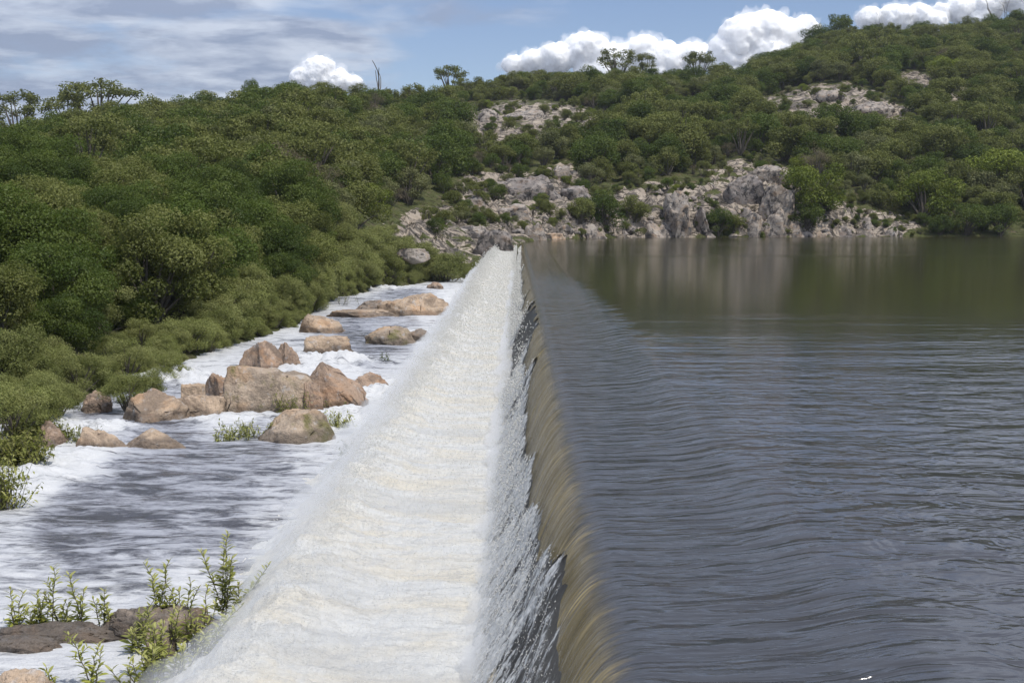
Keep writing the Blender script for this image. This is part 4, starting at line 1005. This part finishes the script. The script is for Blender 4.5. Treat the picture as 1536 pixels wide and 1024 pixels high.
md = forest.modifiers.new('scatter', 'NODES'); md.node_group = ng
#PART4
# ------------------------------------------------------------------ trees one can tell apart
def sized_tree(kind, var, px, py_base, py_top, label, P=None, rz=0.0, wide=1.0):
    if P is None: P = ground_hit(px, py_base, 90, 470)
    if P is None: return
    H0 = {'dense': 5.6, 'scrubn': 4.8, 'bank': 2.9, 'scrub': 5, 'olive': 4.4, 'dark': 5.6, 'lime': 4.8, 'airy': 6.6}[kind]
    s = (py_base - py_top) * P[1] / F / H0
    e = put_tree(kind, var, P, s, rz, label); e.scale = (s * wide, s * wide, s)
def ridge_point(px, back=4):
    Dr = float(np.interp(px, _tp, _tD[:, 5])) + back; d = ray(px, 200); X = d[0] / d[1] * Dr
    return np.array([X, Dr, float(ground_z(np.array([X]), np.array([Dr]))[0])])
def ridge_tree(kind, var, px, py_top, label, wide=1.0, rz=0.0):
    P = ridge_point(px); by = proj(P)[1]; sized_tree(kind, var, px, by, py_top, label, P, rz, wide)
ridge_tree('airy', 0, 32, 133, 'thin dark tree at the left edge of the skyline', 1.1)
ridge_tree('airy', 1, 148, 112, 'broad open crowned tree, largest on the left skyline', 1.5)
ridge_tree('airy', 2, 105, 132, 'low thin tree left of the broad open crowned tree on the skyline', 1.2, 2.0)
ridge_tree('dark', 1, 376, 113, 'small dark round tree poking above the left skyline', .45)
ridge_tree('airy', 0, 488, 121, 'flat umbrella shaped tree on the skyline in front of the small left cloud', 1.2, 1.0)
ridge_tree('airy', 1, 676, 93, 'leaning open tree on the skyline right of the dead poles', 1.0, 2.2)
ridge_tree('airy', 2, 926, 68, 'round see-through tree on the skyline before the long white cloud', 1.2)
ridge_tree('airy', 0, 967, 79, 'small flat tree just right of the round see-through skyline tree', .9, 2.5)
ridge_tree('airy', 1, 1046, 72, 'thin tree on the skyline at the foot of the tallest cloud', 1.0, .7)
ridge_tree('dark', 2, 1252, 18, 'upright dark tree on the shoulder of the right hill', .8)
ridge_tree('dark', 0, 1225, 36, 'rounded dark tree at the left shoulder of the right hill', 1.1)
def dead(px, py_top, seed, label, h=None, spread=.28, depth=1, P=None, name='bare_tree'):
    if P is None: P = ridge_point(px)
    by = proj(P)[1]; hgt = (by - py_top) * P[1] / F
    e = empty(name, P); tag(e, label, 'tree'); T = bare_tree(seed, hgt, spread, depth)
    zmax = max(v[:, 2].max() for v in T.V)
    for v in T.V: v *= hgt / zmax * np.array([1, 1, 1])
    link('trunk', T.build('trunk', M['bark']), e)
dead(571, 94, 5, 'bare dead pole of a tree, taller of two on the skyline'); dead(560, 106, 6, 'bare dead pole of a tree, shorter of two on the skyline')
dead(1321, 16, 8, 'leafless twiggy tree on the right skyline before a white cloud', spread=.55, depth=5)
dead(1484, -4, 9, 'bare forked dead tree, left one of two at the right end of the skyline'); dead(1502, -4, 12, 'bare dead tree, right one of two at the right end of the skyline', spread=.5, depth=3)
dead(1334, 158, 14, 'leafless reddish brown tree in front of the high right outcrop', spread=.6, depth=5, P=ground_hit(1334, 196, 150, 420))

sized_tree('bank', 0, 668, 432, 372, 'large round bank bush at the far foot of the white water', rz=.4, wide=1.15)
sized_tree('bank', 1, 706, 418, 388, 'reddish green bush between the round bank bush and the white water', rz=1.4)
sized_tree('lime', 0, 1226, 318, 238, 'bright yellow green tree on the shore cliff, largest there', wide=1.0)
sized_tree('lime', 1, 1385, 330, 250, 'bright yellow green tree before the dark trees on the right shore', rz=1.0)
sized_tree('lime', 0, 1500, 300, 215, 'yellow green tree at the right edge above the shore', rz=2.0)
sized_tree('dark', 0, 905, 342, 282, 'round dark green bush in the middle of the shore rocks', wide=1.1)
sized_tree('scrub', 1, 870, 335, 295, 'mid green bush on the bare slabs left of the round dark bush')
sized_tree('scrub', 2, 950, 335, 292, 'mid green bush on the shore rocks right of the round dark bush')
sized_tree('dark', 3, 1078, 352, 308, 'dark green bush in the cleft beside the round dark boulder')
sized_tree('scrub', 3, 1100, 350, 318, 'small green bush left of the steep pale rock face')
sized_tree('dark', 2, 1210, 345, 300, 'dark bush under the bright yellow green tree on the cliff')
sized_tree('scrub', 0, 820, 275, 250, 'small green bush beside the round white topped boulder')
sized_tree('dark', 1, 1410, 352, 318, 'dark bush hanging over the water on the right shore')
sized_tree('dark', 2, 1450, 353, 300, 'dark tree at the waterline on the right shore')
sized_tree('dark', 3, 1500, 354, 300, 'dark tree at the waterline near the right edge')
sized_tree('bank', 2, 590, 350, 335, 'low grey green bush on the pale slab at the foot of the left slope')
for i, (a, b, t) in enumerate([(190, 612, 552), (215, 600, 548), (120, 590, 520), (60, 640, 560), (20, 660, 560), (90, 625, 560), (250, 570, 520)]):
    P = on_z(a, b, -2.9); sized_tree('bank', i, a, b, t, ['feathery bush hanging over the rounded tan boulder', 'feathery bush behind the flat topped tan block', 'tall feathery bush above the pinkish rock', 'feathery bush over the small leaning brown rock', 'feathery bush at the left edge above the white foam slick', 'low feathery bush above the white cascade on the left', 'feathery bush left of the small white cascade by the recess'][i], P, rz=i * 1.1)

# ------------------------------------------------------------------ leafy shoots and grass
def leaf_blades(P, d, L, wd, g, droop=.25):
    """one folded lance-shaped leaf per row: 3 stations, 6 verts + tip"""
    d = d / np.linalg.norm(d, axis=1)[:, None]; up = np.array([0, 0, 1.0])
    side = np.cross(d, up) + g.normal(0, .25, d.shape); side /= np.linalg.norm(side, axis=1)[:, None]; nn = np.cross(side, d)
    L = L[:, None]; w = wd[:, None]
    def st(t, k, sgn): return P + d * L * t - up * L * droop * t * t + side * w * k * sgn + nn * w * .35 * k
    mid = lambda t: P + d * L * t - up * L * droop * t * t
    V = np.stack([mid(0), st(.35, 1, -1), mid(.35), st(.35, 1, 1), st(.7, .75, -1), mid(.7), st(.7, .75, 1), mid(1)], 1)
    b = np.arange(len(P))[:, None, None] * 8
    q = (np.array([(1, 2, 5, 4), (2, 3, 6, 5)])[None] + b).reshape(-1, 4)
    t3 = (np.array([(0, 2, 1), (0, 3, 2), (4, 5, 7), (5, 6, 7)])[None] + b).reshape(-1, 3)
    return V.reshape(-1, 3), q, t3

def shoot(P, h, seed, label, nstem=3, leafL=.11, lean=.38, group=None, tilt=(0, 0)):
    g = np.random.default_rng(seed); e = empty('leafy_shoot', P); tag(e, label, 'plant', group)
    T = MB(); LP = []; LD = []; LL = []; tone = []
    for s in range(int(nstem * 1.7)):
        hh_ = h * (1 if s == 0 else g.uniform(.45, .9)); a = g.uniform(0, 6.28); ln = lean * g.uniform(.3, 1.3)
        tt = np.linspace(0, 1, 9)[:, None]
        pts = np.array([g.normal(0, .04), g.normal(0, .04), -.15]) + tt * np.array([0, 0, hh_ + .15]) + (tt ** 1.6) * np.array([math.cos(a) * ln * hh_ + tilt[0] * hh_, math.sin(a) * ln * hh_ + tilt[1] * hh_, 0])
        pts += g.normal(0, .012, pts.shape) * tt
        V, Fq = tube(pts, np.linspace(.011, .004, 9), 5); T.add(V, Fq)
        nl = int(hh_ / .024)
        for j in range(nl):
            f = .22 + .78 * (j + .5) / nl; q = np.array([np.interp(f * 8, range(9), pts[:, k]) for k in range(3)])
            an = j * 2.4 + g.normal(0, .3); upw = .45 + .9 * f ** 4
            LP.append(q); LD.append((math.cos(an), math.sin(an), upw)); LL.append(leafL * g.uniform(.55, 1.2) * (1.1 - .35 * f ** 5)); tone.append(f ** 3)
            if g.random() < .10 and f < .8:                      # side twig with its own leaves
                dv = np.array([math.cos(an), math.sin(an), .9]); dv /= np.linalg.norm(dv); tl = hh_ * g.uniform(.12, .28)
                tw = q + dv * np.linspace(0, tl, 5)[:, None]; V, Fq = tube(tw, np.linspace(.005, .002, 5), 4); T.add(V, Fq)
                for m in range(int(tl / .03)):
                    a2 = m * 2.4; w_ = dv * .8 + .8 * np.array([math.cos(a2), math.sin(a2), .3]); LP.append(q + dv * tl * (m + 1) / int(tl / .03 + 1)); LD.append(tuple(w_)); LL.append(leafL * .8 * g.uniform(.7, 1.1)); tone.append(g.random())
    LP, LD, LL = np.array(LP), np.array(LD), np.array(LL)
    V, q, t3 = leaf_blades(LP, LD, LL, LL * .135, g)
    link('stem', T.build('stem', M['bark']), e)
    link('leaves', mesh('leaves', V, [q, t3], M['leaf_shoot'], False, {'tone': np.repeat(np.array(tone) * .9, 8), 'leafrnd': np.repeat(g.random(len(LP)) ** 2, 8)}), e)
SHOOTS = [  # px, py of the root, py of the tip, stems, label
 (335, 930, 806, 3, 'tallest leafy shoot at the right end of the dark ledge'),
 (352, 935, 838, 2, 'thin leaning shoot right of the tallest leafy shoot', (.15, 0)),
 (238, 925, 838, 2, 'upright leafy shoot standing alone above the middle of the ledge'),
 (275, 940, 866, 3, 'shoot with drooping dark leaves between the upright shoot and the tallest shoot'),
 (300, 990, 890, 4, 'bushy shoot reaching right over the small upright rock', (.35, 0)),
 (235, 1010, 915, 5, 'thick leafy plant around the small upright rock'),
 (205, 985, 900, 4, 'thick leafy plant on the front of the dark ledge'),
 (170, 960, 905, 3, 'short leafy plant in front of the dark ledge'),
 (135, 1040, 955, 2, 'pale young shoot at the bottom edge between the two corner rocks'),
 (200, 1050, 990, 3, 'leafy shoot cut by the bottom edge below the thick leafy plant'),
 (85, 935, 852, 2, 'spindly shoot with a palm-like tuft, tallest on the left of the ledge'),
 (122, 940, 862, 2, 'spindly shoot with splayed top leaves right of the tufted one'),
 (60, 945, 890, 4, 'twiggy leafy plant at the left of the ledge'),
 (25, 945, 885, 4, 'twiggy leafy plant at the left edge of the picture'),
 (105, 960, 900, 4, 'yellowish leafy plant low on the left of the ledge'),
 (158, 940, 885, 2, 'small three-leaved shoot left of the ledge middle'),
 (255, 975, 905, 4, 'leafy plant in front of the ledge right of the short one'),
 (290, 965, 915, 4, 'leafy plant spreading low at the right of the small upright rock', (.25, 0)),
 (225, 1035, 965, 5, 'thick leafy plant in front of the small upright rock'),
 (265, 1030, 960, 4, 'thick leafy plant leaning toward the white water near the bottom edge', (.2, 0)),
 (45, 960, 915, 4, 'short twiggy plant on the low left end of the ledge'),
 (80, 1045, 1000, 3, 'low leafy sprig at the bottom edge by the orange tan rock'),
]
for i, sh_ in enumerate(SHOOTS):
    a, b, tp, ns_, lab = sh_[:5]
    Yd = 16.6 if b < 965 else 15.6
    if b >= 1000: Yd = 14.8
    if b >= 1035: Yd = 14.2
    P = at_y(a, b, Yd); top = at_y(a, tp, Yd); 
    shoot(P, top[2] - P[2], 700 + i, lab, ns_, tilt=sh_[5] if len(sh_) > 5 else (0, 0), leafL=.165)

def leafy_patch(px, py, w, h, seed, label, leafL=.09, n=400, mat='leaf_shoot', P=None, name='waterside_plant'):
    g = np.random.default_rng(seed); P = on_z(px, py, RIVER_Z + .02) if P is None else P; k = P[1] / F
    e = empty(name, P); tag(e, label, 'plant')
    W_, H_ = w * k / 2, h * k
    T = MB(); LP = []; LD = []
    for s in range(max(5, int(n / 26))):
        bx0 = np.array([g.normal(0, W_ * .45), g.normal(0, W_ * .3), -.1]); hh_ = H_ * g.uniform(.45, 1.0)
        pts = bx0 + np.linspace(0, 1, 6)[:, None] * np.array([g.normal(0, .25 * H_), g.normal(0, .2 * H_), hh_])
        V, Fq = tube(pts, np.linspace(.010, .004, 6), 4); T.add(V, Fq)
        for j in range(26):
            f = g.uniform(.15, 1.0); q = pts[0] * (1 - f) + pts[-1] * f; LP.append(q + g.normal(0, .05 * H_, 3)); LD.append(g.normal(size=3) + np.array([0, 0, .6]))
    LP, LD = np.array(LP), np.array(LD); LL = leafL * g.uniform(.7, 1.2, len(LP))
    V, q, t3 = leaf_blades(LP, LD, LL, LL * .2, g)
    link('stem', T.build('stem', M['bark']), e); link('leaves', mesh('leaves', V, [q, t3], M[mat], False, {'tone': np.repeat(g.random(len(LP)), 8), 'leafrnd': np.repeat(g.random(len(LP)), 8)}), e)
leafy_patch(370, 655, 80, 34, 801, 'leafy plant standing in the water left of the sloping brown boulder', n=700)
leafy_patch(335, 660, 40, 22, 802, 'low leafy plant in the river left of the larger leafy plant', n=250)
leafy_patch(508, 642, 64, 34, 803, 'leafy plant in the foam right of the sloping brown boulder', n=620)
leafy_patch(440, 622, 60, 44, 804, 'yellow green plant growing in the crevice of the largest boulder', n=500, mat='leaf_grass')
leafy_patch(500, 616, 50, 26, 805, 'yellow green plant at the foot of the reddish brown boulder', n=320, mat='leaf_grass')
leafy_patch(575, 545, 34, 26, 806, 'thin dark sprig in the fast water above the red brown rock', n=140, mat='leaf_dense')
leafy_patch(515, 690, 24, 40, 807, 'thin twig standing in the foam right of the sloping brown boulder', n=60, mat='leaf_dense')
leafy_patch(516, 457, 30, 30, 808, 'small lone bush in the shallow water beside the far ledge', n=260, mat='leaf_bank')
leafy_patch(165, 668, 14, 22, 809, 'dark twig between the two smooth tan rocks', n=50, mat='leaf_dense')
leafy_patch(25, 700, 90, 60, 810, 'yellow green plant at the left edge above the foam slick', n=2600, mat='leaf_grass', leafL=.15)
leafy_patch(8, 760, 40, 90, 811, 'hanging leafy branch at the left edge over the white foam', n=900, mat='leaf_shoot', leafL=.13)
leafy_patch(110, 665, 80, 36, 812, 'green plants behind the smooth tan rock with the steep left end', n=600, mat='leaf_bank')
leafy_patch(55, 665, 90, 44, 813, 'bright grassy plant around the small leaning brown rock', n=2600, mat='leaf_grass', leafL=.15)

# ------------------------------------------------------------------ clouds
def cloud(puffs, Yd, label, seed, squash=.75):
    """heap of puffs at their own distance; each puff (px, py, radius px)"""
    g = np.random.default_rng(seed); VV = []; FF = []; nn = 0
    V0, F0 = ico(4)
    allp = []
    for px, py, rp in puffs:
        allp.append((px, py, rp, 0))
        for j in range(int(9)):
            an = g.uniform(-.3, np.pi + .3); allp.append((px + math.cos(an) * rp * .8, py - math.sin(an) * rp * .62, rp * g.uniform(.24, .5), g.uniform(-.6, .4)))
    for px, py, rp, dz in allp:
        c = at_y(px, py, Yd + dz * rp * Yd / F); r_ = rp * Yd / F; o = g.uniform(0, 90, 3)
        n1 = fbm(V0[:, 0] * 1.6 + o[0], V0[:, 1] * 1.6 + o[1], V0[:, 2] * 1.6 + o[2], 5, .55); n2 = np.abs(fbm(V0[:, 0] * 4 + o[1], V0[:, 1] * 4, V0[:, 2] * 4 + o[0], 3))
        v = V0 * (1 + .22 * n1 + .22 * n2)[:, None] * r_ * np.array([1, 1, .85]) + c
        VV.append(v); FF.append(F0 + nn); nn += len(v)
    rm_ = np.mean([p[2] for p in puffs]) * Yd / F
    tmp = bpy.data.objects.new('cloud', mesh('cloud', np.concatenate(VV), np.concatenate(FF), None)); COL.objects.link(tmp)
    m_ = tmp.modifiers.new('skin', 'REMESH'); m_.mode = 'VOXEL'; m_.voxel_size = rm_ * .085
    m_ = tmp.modifiers.new('soft', 'SMOOTH'); m_.factor = .6; m_.iterations = 7
    dg = bpy.context.evaluated_depsgraph_get(); me = bpy.data.meshes.new_from_object(tmp.evaluated_get(dg)); bpy.data.objects.remove(tmp)
    co_ = np.empty(len(me.vertices) * 3, np.float32); me.vertices.foreach_get('co', co_); co_ = co_.reshape(-1, 3).astype(float)
    nr_ = np.empty(len(me.vertices) * 3, np.float32); me.vertices.foreach_get('normal', nr_); nr_ = nr_.reshape(-1, 3)
    q = co_ / rm_
    co_ += nr_ * ((.10 * fbm(q[:, 0] * 2.2, q[:, 1] * 2.2, q[:, 2] * 2.2, 4, .6) + .10 * np.abs(fbm(q[:, 0] * 4, q[:, 1] * 4, q[:, 2] * 4, 3, .55))) * rm_)[:, None]
    me.vertices.foreach_set('co', co_.astype(np.float32).ravel()); me.polygons.foreach_set('use_smooth', np.ones(len(me.polygons), bool)); me.materials.clear(); me.materials.append(M['cloud']); me.update()
    o = link('cloud', me)
    me2 = me.copy(); me2.name = 'wisp'
    cw = co_ + nr_ * ((.14 + .50 * fbm(q[:, 0] * 1.3 + 5, q[:, 1] * 1.3, q[:, 2] * 1.3, 4, .6)).clip(.015, .75) * rm_)[:, None]
    me2.vertices.foreach_set('co', cw.astype(np.float32).ravel()); me2.materials.clear(); me2.materials.append(M['vapour']); me2.update()
    link('wisp', me2, o)
    return tag(o, label, 'cloud')
cloud([(770,98,14),(800,92,18),(835,88,24),(880,78,30),(925,92,26),(965,80,26),(1000,95,30),(1040,90,26),(900,110,30),(980,115,26)], 5200, 'long low white heap cloud rising over the middle of the ridge', 1)
cloud([(1090,80,26),(1120,58,36),(1150,50,32),(1185,55,26),(1205,45,20),(1150,90,40),(1100,100,30)], 5000, 'tallest white heap cloud left of the right hill', 2)
cloud([(1305,28,18),(1345,28,22),(1378,22,16),(1400,34,18)], 5600, 'small white cloud behind the leafless twiggy tree', 3)
cloud([(1410,22,16),(1440,14,20),(1480,6,24),(1530,0,24),(1470,28,22)], 5900, 'white cloud over the right end of the skyline', 4)
cloud([(478,108,22),(455,116,16),(505,122,18),(480,125,20),(530,126,12)], 6100, 'small white heap cloud over the left ridge', 5)

# ------------------------------------------------------------------ air
bmh = bmesh.new(); bmesh.ops.create_cube(bmh, size=1.0)
hz = bpy.data.meshes.new('haze'); bmh.to_mesh(hz); bmh.free()
th = bpy.data.materials.new('haze_air'); th.use_nodes = True; tn_ = th.node_tree; tn_.nodes.clear()
pv = tn_.nodes.new('ShaderNodeVolumePrincipled'); pv.inputs['Color'].default_value = (0.82, 0.88, 1.0, 1); pv.inputs['Density'].default_value = 0.00010; pv.inputs['Anisotropy'].default_value = 0.3
tn_.links.new(pv.outputs[0], tn_.nodes.new('ShaderNodeOutputMaterial').inputs['Volume'])
hz.materials.append(th); ho = link('haze', hz); ho.location = (0, 478, 55); ho.scale = (2700, 1080, 135); tag(ho, kind='stuff')
